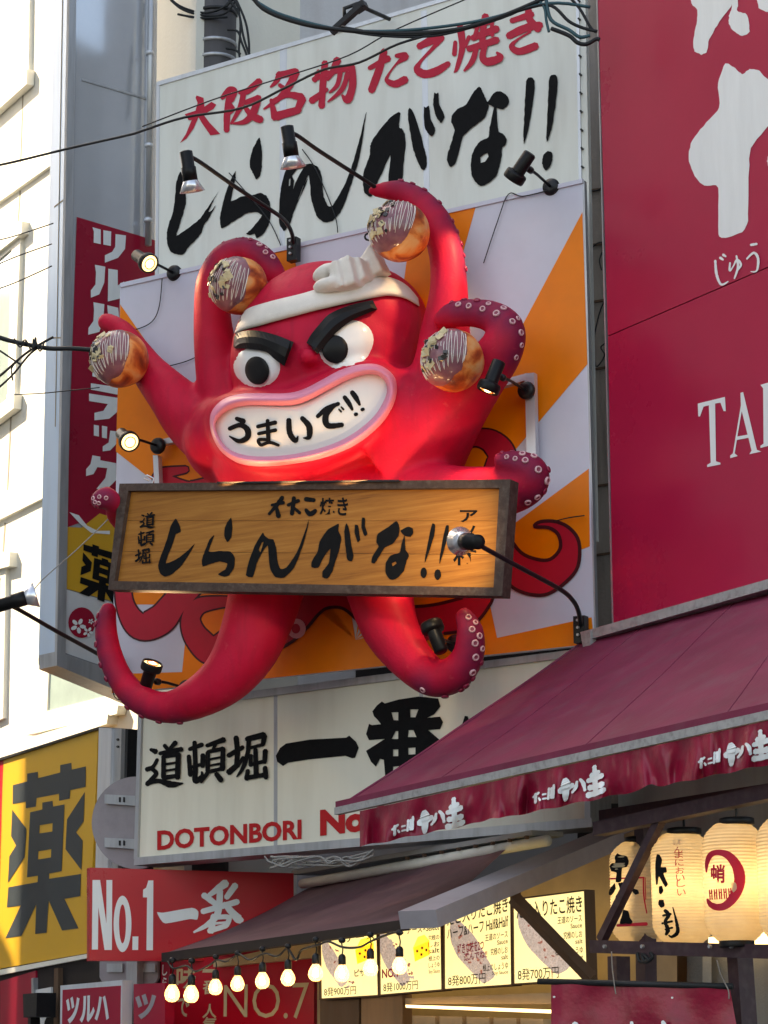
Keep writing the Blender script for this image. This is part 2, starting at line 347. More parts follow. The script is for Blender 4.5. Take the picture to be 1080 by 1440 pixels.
def cable(name, fn, pts, r, m, label, catg='cable', group=None, seg=6, parent=None):
    P = [fn(*p) for p in cat(pts, 5)]
    o = MB().tube(P, r, seg).out(name, m, parent, True)
    if not parent: tag(o, label, catg, group)
    return o
def ellipse(cx, cy, rx, ry, n=24, rot=0):
    c, s = math.cos(R(rot)), math.sin(R(rot)); return [(cx+rx*math.cos(k*math.tau/n)*c-ry*math.sin(k*math.tau/n)*s, cy+rx*math.cos(k*math.tau/n)*s+ry*math.sin(k*math.tau/n)*c) for k in range(n)]
# ------------------------------------------------------------------ facade planes
PM = Plane(520, 20.0, 30, 600)      # octopus back board
PT = Plane(520, 20.3, 28, 200)      # upper white sign
PLW = Plane(500, 20.5, 36, 1080)    # lower white sign
PR = Plane(850, 19.2, 57, 600)      # big red sign
PP = Plane(106, 22.9, -43, 500)     # pillar sign, graphic face
PPL = Plane(106, 22.9, 55, 500)     # pillar sign, narrow metal face
PB = Plane(50, 27.0, 60, 500)       # cream building
PY = Plane(140, 23.0, 60, 1200)     # yellow sign
PN = Plane(126, 21.5, -19, 1280)    # red number-one sign
PME = Plane(825, 17.5, 50, 1320)    # menu boards
PSA = Plane(557, 17.0, 64, 1300)    # front edge of stall awning
PBACK = Plane(520, 23.4, 30, 100)   # wall behind the signs
exec_order = None
# ------------------------------------------------------------------ setting
struct(link('ground', [(-120, -60, 0), (120, -60, 0), (120, 160, 0), (-120, 160, 0)], [(0, 1, 2, 3)], 'asphalt'))
kb = MB(); kb.beam(PB.at(-600, 1300, 1.2).xy.to_3d()+Vector((0, 0, .06)), PR.at(1500, 1300, 3.2).xy.to_3d()+Vector((0, 0, .06)), 1.2, .12)
struct(kb.out('pavement', 'paving'))
def building_box(name, label, pl, x0, x1, ybase, ytop, depth, m):
    """plain building volume whose front lies on a facade plane, from the ground up"""
    t = thing(name, label, 'building', pl.at(x0, 1500).xy.to_3d())
    a = pl.at(x0, 1000); b = pl.at(x1, 1000); zt = pl.at(x0, ytop).z
    v = [Vector((a.x, a.y, 0)), Vector((b.x, b.y, 0)), Vector((b.x, b.y, zt)), Vector((a.x, a.y, zt))]
    v += [p-pl.n*depth for p in v]
    link('wall', v, [(0, 1, 2, 3), (7, 6, 5, 4), (0, 4, 5, 1), (1, 5, 6, 2), (2, 6, 7, 3), (3, 7, 4, 0)], m, t)
    return t
# cream building on the left
cb = building_box('cream_building', 'sunlit cream building with pale ledges behind the tall pillar sign', PB, -420, 262, 1500, -900, 7, 'cream')
def on(pl, par, name, pts, off, th, m, **k): return prism(name, pl, pts, off, th, m, par, **k)
for pts in ([(30, -200), (32.5, -200), (28.5, 90), (26, 90)], [(31.5, 130), (33, 130), (29, 240), (27.5, 240)], [(27.5, 268), (29, 268), (25.5, 318), (24, 318)], [(15, 572), (17, 572), (11, 690), (9.5, 690)], [(6, 735), (8, 735), (5, 780), (3, 780)]):
    on(PB, cb, 'panel_joint', pts, .004, .003, 'joint')
for pts in ([(-60, 290), (78, 195), (77, 228), (-60, 325)], [(-60, 725), (62, 664), (61, 700), (-60, 760)]):
    on(PB, cb, 'ledge_band', pts, .05, .05, 'trim')
def window(par, pl, outer, inner, sill=None, gl='glass'):
    w = on(pl, par, 'window', outer, .05, .05, 'trim', holes=[inner]); 
    p = on(pl, w, 'pane', inner, .03, .02, gl)
    if sill: on(pl, w, 'sill', sill, .11, .1, 'trim')
    return w
w_ = window(cb, PB, [(-60, -60), (42, -60), (40, 100), (-60, 178)], [(-55, -55), (31, -55), (29, 99), (-55, 165)], [(-60, 185), (27, 108), (27, 97), (38, 97), (37, 118), (-60, 205)])
window(cb, PB, [(-60, 395), (29, 322), (20, 560), (-60, 622)], [(-55, 412), (16, 350), (10, 560), (-55, 615)], [(-60, 618), (9, 566), (9, 555), (20, 553), (19, 574), (-60, 634)])
on(PB, cb, 'window_head', [(-60, 385), (22, 325), (22, 311), (31, 311), (30, 328), (-60, 400)], .1, .1, 'trim')
window(cb, PB, [(55, 900), (160, 880), (160, 992), (55, 1018)], [(70, 905), (152, 890), (152, 978), (66, 1000)], [(35, 1022), (160, 984), (166, 992), (164, 1004), (36, 1034)])
on(PB, cb, 'ledge_band', [(45, 1036), (152, 1004), (150, 1018), (50, 1050)], .12, .12, 'trim')
window(cb, PB, [(-60, 820), (8, 798), (4, 1010), (-60, 1040)], [(-55, 835), (1, 812), (-2, 1000), (-55, 1020)])
on(PB, cb, 'window_head', [(-60, 800), (0, 790), (2, 776), (14, 776), (13, 796), (-60, 815)], .1, .1, 'trim')
# wall behind the signs
gb = building_box('grey_building', 'pale weathered building wall behind the big white and octopus signs', PBACK, 205, 870, 1500, -500, 6, 'wall')
for pts in ([(205, -40), (252, -40), (252, 60), (222, 95), (205, 95)],): on(PBACK, gb, 'window_panel', pts, .05, .04, 'glass')
on(PBACK, gb, 'ledge_band', [(205, 100), (345, 5), (345, 35), (262, 95), (205, 112)], .12, .12, 'trim')
on(PBACK, gb, 'wall_strip', [(348, -60), (364, -60), (366, 120), (350, 120)], .06, .06, 'alu_lt')
on(PBACK, gb, 'wall_strip', [(400, -60), (404, -60), (406, 100), (402, 100)], .04, .04, 'alu')
on(PBACK, gb, 'grille', [(500, 915), (800, 890), (800, 935), (500, 960)], .1, .05, 'dark')
# corner building carrying the big red sign
rb = building_box('corner_building', 'dark-fronted corner building under the big red sign', Plane(850, 19.5, 57, 600), 866, 1700, 1500, -700, 8, 'wallg')
# grey utility pole at the top
t = thing('utility_pole', 'dark grey utility pole wrapped with cables above the white sign', 'utility pole')
Q = Plane(286, 23.5, 20, 50)
a, b = Q.at(286, 1480), Q.at(286, -250); a.z = 0; b.x, b.y = a.x, a.y
MB().tube([a, b], [.23, .215], 28).out('shaft', 'poleg', t, True)
for y in (25, 68, 90):
    p = Q.at(286, y); p.x, p.y = a.x, a.y
    MB().lathe([(.222, -.02), (.232, -.015), (.232, .015), (.222, .02)], p, (0, 0, 1), 28).out('steel_band', 'alu' if y > 60 else 'blackm', t, True)
# concrete column between octopus board and red sign
PCOL = Plane(838, 20.9, 30, 500)
t = thing('concrete_column', 'dirty grey concrete column between octopus board and big red sign', 'column')
prism('shaft', PCOL, [(812, -60), (866, -60), (874, 1500), (826, 1500)], 0, .4, 'concrete', t)
for y in (268, 345, 425, 520, 685, 782): prism('clamp_band', PCOL, [(818, y), (864, y-7), (864, y-4), (818, y+3)], .02, .02, 'woodd', t)
for i, pts in enumerate(([(852, 420), (843, 440), (835, 480), (838, 515), (850, 500), (845, 488), (856, 480)], [(820, 360), (840, 342), (850, 345), (843, 365), (846, 380)], [(828, 700), (836, 760), (834, 860), (842, 900)], [(818, 255), (832, 268), (848, 262), (856, 240)])):
    cable('loose_cable', lambda x, y: PCOL.at(x, y, .06), pts, .007, 'cable', ['thin black cable looped against the concrete column', 'short frayed wire sticking off the concrete column', 'long thin wire running down the concrete column foot', 'black wire crossing the concrete column near its top'][i])
# ------------------------------------------------------------------ big red sign
t = thing('red_shop_sign', 'huge glossy crimson sign with pale brush characters at the right', 'sign', PR.at(860, 880))
prism('panel', PR, [(838, -80), (1300, -330), (1300, 280), (855, 472)], .25, .25, 'redsign', t)
prism('panel', PR, [(855, 473.5), (1300, 282), (1300, 760), (862, 879)], .25, .25, 'redsign', t)
prism('edge_trim', PR, [(836.5, -80), (838, -80), (862, 879), (860.5, 879)], .255, .26, 'alu', t)
fR = PR.at; o6 = ((960, 0), 3.6)
for pts in ([(0, -300), (60, -250), (40, 0), (75, 50), (70, 120), (52, 210), (60, 260), (95, 275), (120, 265), (135, 200), (185, 110), (240, 40), (262, -20), (250, -250)],
            [(262, -120), (280, 20), (275, 55), (325, 75), (340, 160), (300, 182), (255, 155), (235, 120), (235, 80), (250, 30), (245, -60)],
            [(380, -40), (385, 40), (432, 60), (520, 40), (520, -60)],
            [(215, 322), (260, 340), (300, 375), (340, 350), (390, 360), (432, 400), (560, 380), (560, 520), (432, 640), (345, 750), (335, 900), (330, 1120), (300, 1175), (215, 1205), (180, 1185), (180, 950), (110, 940), (60, 890), (28, 800), (50, 710), (120, 620), (185, 545), (180, 420)],
            [(428, 800), (440, 780), (470, 800), (460, 850), (432, 840)]):
    prism('brush_character', PR, rough(X(*o6, pts), 1.2), .254, 0, 'whitevin', t)
strokes('kana_caption', fR, [X(*o6, s) for s in ([(165, 1320, 10), (172, 1390, 12), (195, 1440, 10), (230, 1425, 5)], [(190, 1305, 12), (205, 1315, 8)], [(205, 1290, 12), (218, 1298, 8)], [(240, 1330, 8), (238, 1370, 9), (255, 1350, 6), (275, 1315, 9), (295, 1340, 10), (275, 1370, 8)], [(272, 1295, 8), (280, 1350, 10), (262, 1410, 7)], [(345, 1240, 12), (375, 1235, 10)], [(325, 1310, 8), (360, 1280, 10), (382, 1310, 11), (375, 1370, 8), (345, 1375, 4)])], .254, 'whitevin', t)
o8 = ((780, 0), 1.6)
prism('letter', PR, X(*o8, [(322, 908), (383, 893), (385, 925), (380, 925), (373, 906), (361, 908), (363, 1038), (373, 1041), (373, 1045), (343, 1051), (343, 1046), (351, 1041), (347, 912), (335, 915), (327, 937), (323, 937)]), .254, 0, 'whitevin', t)
prism('letter', PR, X(*o8, [(418, 884), (424, 882), (455, 1012), (465, 1016), (438, 1022), (443, 1014), (436, 985), (410, 990), (405, 1020), (412, 1026), (395, 1031), (395, 1025), (401, 1020), (419, 912)]), .254, 0, 'whitevin', t, holes=[X(*o8, [(421, 925), (411, 982), (434, 978)])])
prism('letter', PR, X(*o8, [(463, 866), (490, 858), (490, 863), (482, 870), (483, 925), (510, 860), (500, 856), (525, 850), (490, 920), (530, 985), (500, 996), (500, 990), (484, 940), (484, 995), (492, 1000), (463, 1008), (463, 1003), (470, 998), (469, 874)]), .254, 0, 'whitevin', t)
prism('sill_rail', PR, [(816, 889), (1300, 752), (1300, 766), (818, 902)], .45, .3, 'rail', t)
prism('rail_end', PR, [(816, 889), (830, 886), (830, 920), (822, 924)], .47, .06, 'rail', t)
# ------------------------------------------------------------------ pillar sign
t = thing('pillar_sign', 'tall projecting pillar sign with white kana on dark red and a metal edge', 'sign', PP.at(106, 930))
zt = -400
prism('front_face', PP, [(113, zt), (232, zt+60), (224, 1020), (88, 975)][:0] or [(116, zt), (226, zt), (210, 1000), (84, 925)], .0, .02, 'acrylic', t)
prism('red_panel', PP, [(108, 305), (218, 338), (216, 700), (150, 735), (138, 740), (110, 736), (93, 742)], .006, 0, 'pillred', t)
prism('yellow_panel', PP, [(93, 741), (115, 742), (140, 722), (216, 745), (212, 860), (90, 827)], .008, 0, 'yellow', t)
prism('white_panel', PP, [(90, 828), (212, 862), (209, 960), (86, 916)], .006, 0, 'greyvin', t)
prism('side_face', PPL, [(85.5, zt), (106.5, zt), (90, 927), (54, 932)], .0, .02, 'skytint', t)
prism('corner_trim', PP, [(105, zt), (114, zt), (92, 930), (80, 925)], .03, .04, 'alu', t)
prism('side_seam', PPL, [(94, zt), (95, zt), (78, 600), (77, 600)], .004, .003, 'joint', t)
prism('side_seam', PPL, [(76, 290), (101, 271), (101, 273), (76, 292)], .004, .003, 'joint', t)
prism('side_seam', PPL, [(70, 474), (97, 474), (97, 476), (70, 476)], .004, .003, 'joint', t)
prism('bottom_trim', PP, [(80, 916), (210, 960), (210, 990), (80, 936)], .035, .3, 'alu', t)
prism('bottom_trim', PPL, [(54, 925), (82, 916), (84, 928), (54, 935)], .02, .05, 'alu', t)
prism('right_trim', PP, [(211, zt), (218, zt), (213, 345), (206, 343)], .03, .05, 'alu_lt', t)
prism('seam', PP, [(115, 110), (209, 138), (209, 141), (115, 113)], .01, .01, 'alu', t)
for pts in ([(117, 120), (183, 133), (178, 182), (160, 178), (140, 160), (120, 145)], [(117, 30), (180, 52), (188, 33), (188, -40), (117, -40)], [(117, 85), (160, 80), (178, 77), (183, 98), (182, 128), (160, 122), (118, 108)]):
    pass
oP = ((80, 300), 3.6)
for pts in ([(180, 70), (222, 82), (222, 156), (186, 148), (187, 92)], [(235, 85), (275, 92), (273, 165), (235, 158)], [(297, 105), (350, 112), (345, 180), (310, 225), (243, 250), (243, 212), (280, 195), (295, 170)],
            [(192, 260), (245, 270), (240, 350), (215, 410), (172, 427), (172, 390), (195, 360), (198, 300)], [(260, 280), (308, 287), (308, 365), (340, 345), (340, 400), (325, 430), (258, 446)],
            [(185, 450), (240, 460), (235, 540), (215, 600), (158, 615), (160, 580), (185, 545), (188, 490)], [(255, 465), (310, 478), (318, 560), (350, 620), (300, 625), (262, 560)],
            [(180, 650), (225, 655), (225, 835), (180, 825)], [(172, 860), (308, 880), (308, 918), (172, 892)], [(163, 912), (315, 935), (312, 1000), (265, 1040), (190, 1048), (190, 1010), (235, 1000), (258, 965), (163, 950)],
            [(187, 1070), (213, 1075), (213, 1130), (187, 1125)], [(228, 1075), (255, 1080), (253, 1140), (228, 1135)], [(270, 1100), (310, 1105), (308, 1160), (270, 1200), (232, 1205), (232, 1180), (262, 1160)],
            [(180, 1225), (220, 1232), (220, 1250), (300, 1265), (300, 1350), (250, 1400), (200, 1395), (245, 1340), (255, 1290), (205, 1285), (185, 1320), (148, 1330), (148, 1295), (170, 1270)]):
    prism('kana_stroke', PP, X(*oP, pts), .012, 0, 'whitevin', t)
oL = ((0, 640), 3.43)
prism('swoosh', PP, X(*oL, [(335, 275), (380, 290), (420, 340), (470, 365), (530, 365), (530, 382), (440, 375), (385, 330)]), .012, 0, 'whitevin', t)
prism('round_crest', PP, ellipse(115, 875.5, 19, 21.5), .012, 0, 'pillred', t)
def flower(cx, cy, r):
    for k in range(5):
        a = k*72+10; prism('petal', PP, ellipse(cx+r*.6*math.cos(R(a)), cy+r*.6*math.sin(R(a)), r*.42, r*.26, 8, a), .015+k*.0005, 0, 'whitevin', t)
flower(110, 880, 11); flower(124, 889, 7.5); flower(128, 874, 4)
# reflections in the upper face come from the coat; drainpipe beside it
t = thing('drainpipe', 'rusty grey drainpipe running up beside the pillar sign', 'pipe')
MB().tube([PP.at(215, -200, .1), PP.at(208.5, 345, .1)], .035, 12).out('pipe', 'alu', t, True)
for y in (75, 205, 310): MB().lathe([(.045, -.02), (.045, .02)], PP.at(213.6-(y+200)*.0105, y, .1), (0, 0, 1), 12).out('bracket', 'alu_lt', t, True)
# ------------------------------------------------------------------ upper white sign
t = thing('white_brush_sign', 'large white sign with red line over giant black brush kana', 'sign', PT.at(220, 600))
fT = PT.at
prism('panel', PT, [(222, 118), (822, -58), (838, 760), (216, 760)], 0, .06, 'white_sign', t)
for q in ([(220, 115), (824, -62), (824, -57), (220, 121)], [(220, 121), (224, 120), (219, 760), (215, 760)], [(293.5+106-6, 70), (293.5+110, 68), (400, 400), (393, 400)], [(592, 16), (600, 14), (606, 400), (598, 400)], [(809, -50), (813, -50), (820, 400), (816, 400)]):
    prism('frame_strip', PT, q, *((.003, .01) if 380 < q[0][0] < 700 else (.012, .012)), 'alu_lt', t)
for y in range(0, 250, 26): prism('rivet', PT, ellipse(813+y*.022, y, 1.6, 1.6, 8), .03, .03, 'blackm', t)
c1 = ((200, 0), 3.6); c2 = ((500, 0), 3.6); c3 = ((220, 150), 5.4); c4 = ((380, 130), 4.909); c5 = ((580, 90), 4.909)
prism('brush_character', PT, X(*c1, [(275, 483), (310, 495), (315, 540), (350, 515), (375, 530), (360, 552), (310, 580), (340, 620), (395, 678), (345, 685), (300, 620), (285, 592), (260, 650), (225, 700), (190, 725), (220, 680), (250, 608), (235, 608), (215, 578), (270, 560), (280, 520), (270, 495)]), .005, 0, 'redink', t)
K = dict(
 han=[[(440, 462, 14), (430, 560, 22), (427, 660, 22)], [(405, 495, 16), (440, 455, 22), (468, 460, 20), (455, 500, 18), (442, 522, 14), (458, 552, 16), (436, 582, 8)], [(492, 470, 12), (530, 462, 22), (592, 412, 26)], [(512, 470, 20), (497, 540, 20), (450, 625, 9)], [(520, 520, 18), (590, 497, 26)], [(585, 500, 26), (562, 570, 26), (520, 615, 20), (460, 625, 6)], [(520, 545, 14), (560, 588, 26), (600, 606, 26)]],
 mei=[[(695, 372, 22), (680, 410, 18), (650, 440, 8)], [(690, 382, 26), (780, 362, 26)], [(780, 365, 26), (740, 440, 26), (690, 500, 20), (615, 552, 6)], [(695, 430, 14), (738, 462, 20)], [(652, 505, 12), (672, 595, 28)], [(665, 512, 18), (735, 480, 20), (805, 492, 30)], [(810, 500, 30), (785, 558, 24)], [(680, 588, 32), (792, 556, 26)]],
 mono=[[(925, 318, 24), (915, 420, 24), (908, 538, 24)], [(868, 402, 18), (945, 368, 18)], [(858, 510, 26), (935, 452, 14)], [(893, 358, 14), (872, 408, 16)], [(988, 303, 28), (965, 360, 22), (938, 402, 12)], [(970, 362, 18), (1062, 338, 26)], [(1060, 340, 26), (1065, 430, 26), (1040, 505, 28), (1012, 482, 8)], [(1002, 370, 18), (987, 430, 16), (948, 468, 8)], [(1040, 370, 18), (1012, 450, 18), (940, 515, 6)]])
for k in ('han', 'mei', 'mono'): strokes('brush_character', fT, [X(*c1, s) for s in K[k]], .0065, 'redink', t, .1, 1.42)
for sts in ([[(145, 258, 24), (120, 350, 28), (80, 458, 26)], [(70, 345, 16), (165, 295, 24)], [(205, 282, 14), (252, 285, 28), (205, 325, 8), (165, 380, 9), (160, 408, 18), (200, 425, 26), (252, 402, 28)]],
            [[(322, 235, 24), (390, 202, 30), (435, 190, 24), (390, 245, 14), (330, 310, 12), (312, 350, 26), (350, 375, 30), (410, 360, 30), (470, 322, 20)]],
            [[(530, 140, 28), (540, 240, 22), (515, 340, 16), (500, 365, 6)], [(505, 212, 14), (500, 275, 18)], [(575, 185, 14), (553, 235, 14)], [(658, 82, 26), (648, 130, 24), (640, 240, 22)], [(598, 130, 22), (692, 100, 26)], [(593, 192, 22), (715, 145, 26)], [(620, 130, 14), (600, 190, 14)], [(690, 110, 14), (692, 180, 14)], [(573, 247, 22), (715, 202, 26)], [(610, 250, 18), (590, 310, 20), (550, 358, 8)], [(655, 230, 20), (643, 288, 24), (670, 312, 30), (732, 292, 26), (715, 265, 8)]],
            [[(790, 105, 20), (892, 72, 24)], [(775, 182, 26), (860, 142, 28), (935, 127, 26)], [(875, 50, 24), (882, 100, 26), (925, 148, 26)], [(885, 160, 8), (820, 200, 9), (790, 235, 20), (830, 260, 26), (912, 232, 28)]]):
    strokes('brush_character', fT, [X(*c2, s) for s in sts], .0065, 'redink', t, .1, 1.42)
BL = [(c3, [(185, 490), (150, 570), (140, 700), (120, 820), (90, 900), (78, 970), (85, 1050), (110, 1105), (180, 1125), (215, 1110), (240, 1070), (300, 1010), (340, 960), (360, 900), (390, 860), (430, 790), (452, 745), (415, 790), (395, 800), (430, 720), (472, 640), (400, 750), (330, 850), (270, 900), (200, 950), (150, 978), (170, 920), (200, 820), (222, 740), (222, 660), (205, 600)], []),
 (c3, [(780, 235), (735, 310), (710, 400), (710, 460), (735, 510), (757, 552), (785, 525), (800, 460), (803, 360), (795, 290)], []),
 (c3, [(600, 490), (570, 540), (530, 640), (500, 750), (482, 840), (485, 900), (500, 925), (570, 880), (650, 830), (700, 805), (760, 800), (800, 825), (770, 870), (720, 930), (680, 965), (710, 975), (745, 965), (762, 997), (810, 970), (850, 900), (868, 820), (860, 720), (830, 675), (790, 655), (730, 670), (640, 685), (565, 717), (585, 620), (600, 540)], []),
 (c4, [(120, 510), (85, 600), (68, 700), (62, 800), (60, 900), (90, 955), (108, 945), (140, 900), (160, 830), (190, 760), (215, 690), (240, 620), (265, 570), (275, 640), (280, 720), (300, 800), (325, 860), (370, 895), (430, 885), (480, 830), (520, 750), (550, 660), (580, 570), (610, 470), (635, 350), (650, 230), (665, 130), (640, 220), (610, 350), (575, 470), (530, 600), (480, 700), (430, 780), (400, 785), (370, 720), (360, 640), (355, 570), (330, 515), (290, 492), (250, 495), (215, 510), (170, 500)],
  [[(150, 575), (185, 530), (230, 520), (205, 560), (175, 620), (158, 670), (165, 610)], [(130, 600), (140, 590), (138, 640), (128, 648)], [(203, 710), (225, 650), (262, 590), (240, 650), (215, 705), (190, 745)]]),
 (c4, [(885, 135), (830, 170), (770, 240), (710, 320), (690, 370), (685, 440), (650, 530), (638, 600), (650, 690), (700, 720), (740, 620), (770, 560), (800, 490), (830, 430), (820, 540), (815, 660), (900, 670), (915, 580), (925, 440), (935, 360), (930, 290), (910, 250), (890, 240), (893, 180), (900, 150)], []),
 (c4, [(960, 105), (950, 150), (960, 240), (975, 330), (990, 400), (1010, 460), (1040, 525), (1065, 535), (1080, 500), (1078, 440), (1060, 380), (1045, 310), (1020, 230), (990, 140)], []),
 (c5, [(80, 295), (78, 360), (85, 440), (110, 480), (135, 500), (155, 470), (155, 440), (125, 380), (115, 290), (95, 300)], []),
 (c5, [(150, 200), (143, 280), (155, 340), (175, 385), (200, 407), (220, 370), (215, 340), (185, 280), (180, 200), (165, 205)], []),
 (c5, [(460, 155), (420, 195), (370, 280), (310, 310), (270, 360), (268, 400), (290, 455), (270, 540), (245, 610), (238, 660), (260, 712), (295, 685), (320, 610), (350, 500), (400, 450), (450, 410), (500, 370), (525, 300), (520, 270), (495, 215), (480, 180)], []),
 (c5, [(600, 187), (560, 200), (535, 240), (515, 272), (570, 300), (625, 312), (660, 280), (668, 250), (645, 210)], []),
 (c5, [(565, 292), (545, 380), (530, 450), (525, 505), (470, 530), (430, 580), (410, 630), (403, 700), (410, 770), (440, 820), (475, 842), (530, 820), (580, 770), (600, 710), (615, 640), (620, 575), (645, 555), (650, 520), (625, 480), (595, 465), (585, 390), (582, 305)], [[(468, 645), (495, 622), (520, 613), (525, 640), (500, 675), (470, 682)]]),
 (c5, [(785, 120), (800, 95), (825, 92), (843, 120), (840, 200), (825, 310), (800, 450), (772, 550), (766, 520), (770, 380), (778, 220)], []),
 (c5, [(945, 95), (965, 75), (990, 77), (1002, 110), (997, 200), (985, 300), (960, 450), (932, 535), (924, 510), (930, 380), (937, 220)], []),
 (c5, [(935, 600), (905, 625), (895, 680), (905, 720), (922, 735), (950, 705), (965, 660), (965, 615)], []),
 (c5, [(790, 615), (760, 640), (750, 690), (765, 740), (790, 720), (815, 670), (815, 630)], [])]
for i, (c, pts, hs) in enumerate(BL): prism('brush_kana', PT, rough(X(*c, pts), .8), .0075+i*.0003, 0, 'ink', t, holes=[X(*c, h) for h in hs])
# ------------------------------------------------------------------ octopus back board
bb = thing('octopus_backboard', 'orange and white sunburst board with painted crimson tentacles behind the octopus', 'board', PM.at(500, 940))
prism('panel', PM, [(169, 401), (819, 254), (836, 906), (157, 976)], .05, .06, 'lav', bb)
prism('edge_strip', PM, [(819, 254), (821.5, 253.5), (838.5, 906), (836, 906)], .05, .05, 'alu', bb)
prism('top_strip', PM, [(169, 398), (819, 251), (819, 257), (169, 404)], .065, .03, 'lav', bb)
CTR = (500, 900)
for pts in ([(819, 298), (826, 512), CTR], [(828, 659), (829.5, 768), CTR], [(580, 306), (670, 287), CTR], [(372, 356), (412, 347), CTR], [(169, 428), (163, 635), CTR], 
            [(262, 885), (256, 945), (157, 948), (157, 975), (357, 956), (836, 905), (832, 868), (699, 897), (689, 850), CTR, (480, 800), (330, 780)], [(175, 780), (330, 780), (262, 886), (230, 850), (180, 850)]):
    prism('painted_ray', PM, pts, .053, 0, 'orange', bb)
def painted(st, lw=5):
    big = [(x, y, w+lw) for x, y, w in st]
    mb = MB(); ribbon(mb, PM.at, big, .056, .0004, 8); mb.out('painted_outline', 'darkline', bb)
    mb = MB(); ribbon(mb, PM.at, st, .0585, .0004, 8); mb.out('painted_tentacle', 'crim', bb)
painted([(632, 640, 6), (645, 627, 18), (668, 616, 22), (692, 622, 32), (706, 645, 40), (690, 690, 50), (640, 720, 60)])
painted([(300, 690, 40), (262, 700, 46), (225, 670, 20), (262, 660, 8)], 5)
painted([(172, 800, 20), (176, 850, 24), (196, 880, 36), (225, 872, 40), (248, 845, 34), (290, 800, 34)])
painted([(330, 846, 12), (305, 847, 16), (279, 853, 22), (268, 872, 26), (278, 898, 34), (305, 915, 40), (350, 880, 40)])
o5 = ((560, 560), 3.6)
hook = X(*o5, [(430, 560), (550, 690), (620, 780), (700, 815), (770, 815), (820, 760), (810, 690), (760, 655), (690, 650), (720, 625), (800, 625), (870, 660), (915, 730), (910, 850), (850, 930), (760, 990), (680, 995), (600, 970), (540, 920), (430, 800)])
sm = cat(hook, 4, True); cxh, cyh = 760, 790
mb = MB(); ring = [(x, y, 5) for x, y in sm]+[(sm[0][0], sm[0][1], 5)]; 
prism('painted_tentacle', PM, sm, .0585, 0, 'crim', bb); ribbon(mb, PM.at, ring, .0602, .0004, 1); mb.out('painted_outline', 'darkline', bb)
o4 = ((400, 820), 3.6)
arch = X(*o4, [(-60, 350), (0, 320), (60, 280), (120, 220), (170, 160), (220, 125), (300, 130), (380, 200), (430, 245), (520, 300), (520, -60), (-60, -60)])
prism('painted_tentacle', PM, arch, .0582, 0, 'crim', bb)
mb = MB(); ribbon(mb, PM.at, [(x, y, 4.5) for x, y in arch[:10]], .0605, .0004, 4); mb.out('painted_outline', 'darkline', bb)
low = X(*o4, [(560, 118), (680, 118), (780, 105), (900, 75), (950, 20), (1060, 60), (1040, 110), (980, 190), (900, 240), (810, 255), (700, 300), (560, 200)])
prism('painted_tentacle', PM, low, .0583, 0, 'crim', bb)
mb = MB(); ribbon(mb, PM.at, [(x, y, 4.5) for x, y in low[:4]], .0605, .0004, 4); ribbon(mb, PM.at, [(x, y, 4.5) for x, y in low[5:10]], .0607, .0004, 4); mb.out('painted_outline', 'darkline', bb)
prism('painted_sucker', PM, ellipse(417, 884, 13, 14), .0615, 0, 'pinkp', bb); prism('painted_sucker', PM, ellipse(416, 884, 6, 7), .063, 0, 'crim', bb)
for q in ([(738, 525), (751, 524), (754, 662), (741, 664)], [(698, 536), (738, 525.5), (738, 535), (698, 546)]):
    prism('lamp_rail', PM, q, .16, .06, 'alu_lt', bb)
for q in ([(215, 640), (222, 640), (224, 682), (217, 682)], [(226, 618), (252, 612), (252, 620), (226, 626)]): prism('lamp_rail', PM, q, .16, .06, 'alu_lt', bb)
# ------------------------------------------------------------------ lower white sign
t = thing('dotonbori_sign', 'long cream lightbox sign with black kanji and red DOTONBORI lettering below the octopus', 'sign', PLW.at(200, 1215))
fL = PLW.at
prism('panel', PLW, [(197, 1000), (197, 997), (830, 915), (830, 1158), (190, 1208)], .1, .3, 'cream_sign', t)
for q in ([(197, 992), (832, 910), (832, 920), (197, 1002)], [(189, 1206), (832, 1150), (832, 1163), (188, 1217)], [(194, 1002), (199, 1001), (193, 1207), (188, 1208)], [(385, 977), (390, 976), (390, 1193), (385, 1194)], [(589, 949), (594, 948), (600, 1176), (595, 1177)], [(822, 920), (830, 919), (830, 1152), (822, 1153)]):
    prism('frame_strip', PLW, q, *((.102, .04) if 380 < q[0][0] < 700 else (.13, .33)), 'alu', t)
cL = ((190, 1000), 5.143)
K['michi'] = [[(112, 278, 18), (148, 292, 32)], [(160, 350, 20), (130, 402, 22), (85, 422, 28)], [(110, 410, 20), (152, 450, 26), (112, 500, 24), (88, 528, 30)], [(90, 520, 28), (170, 505, 26), (260, 530, 38), (345, 522, 8)], [(212, 248, 24), (242, 282, 22)], [(292, 228, 30), (255, 268, 20)], [(178, 306, 22), (335, 275, 28)], [(255, 280, 20), (240, 330, 18)], [(205, 330, 24), (205, 480, 28)], [(205, 328, 22), (312, 312, 26)], [(312, 312, 30), (306, 482, 30)], [(215, 385, 15), (300, 372, 13)], [(215, 432, 15), (300, 418, 13)], [(205, 482, 26), (305, 466, 24)]]
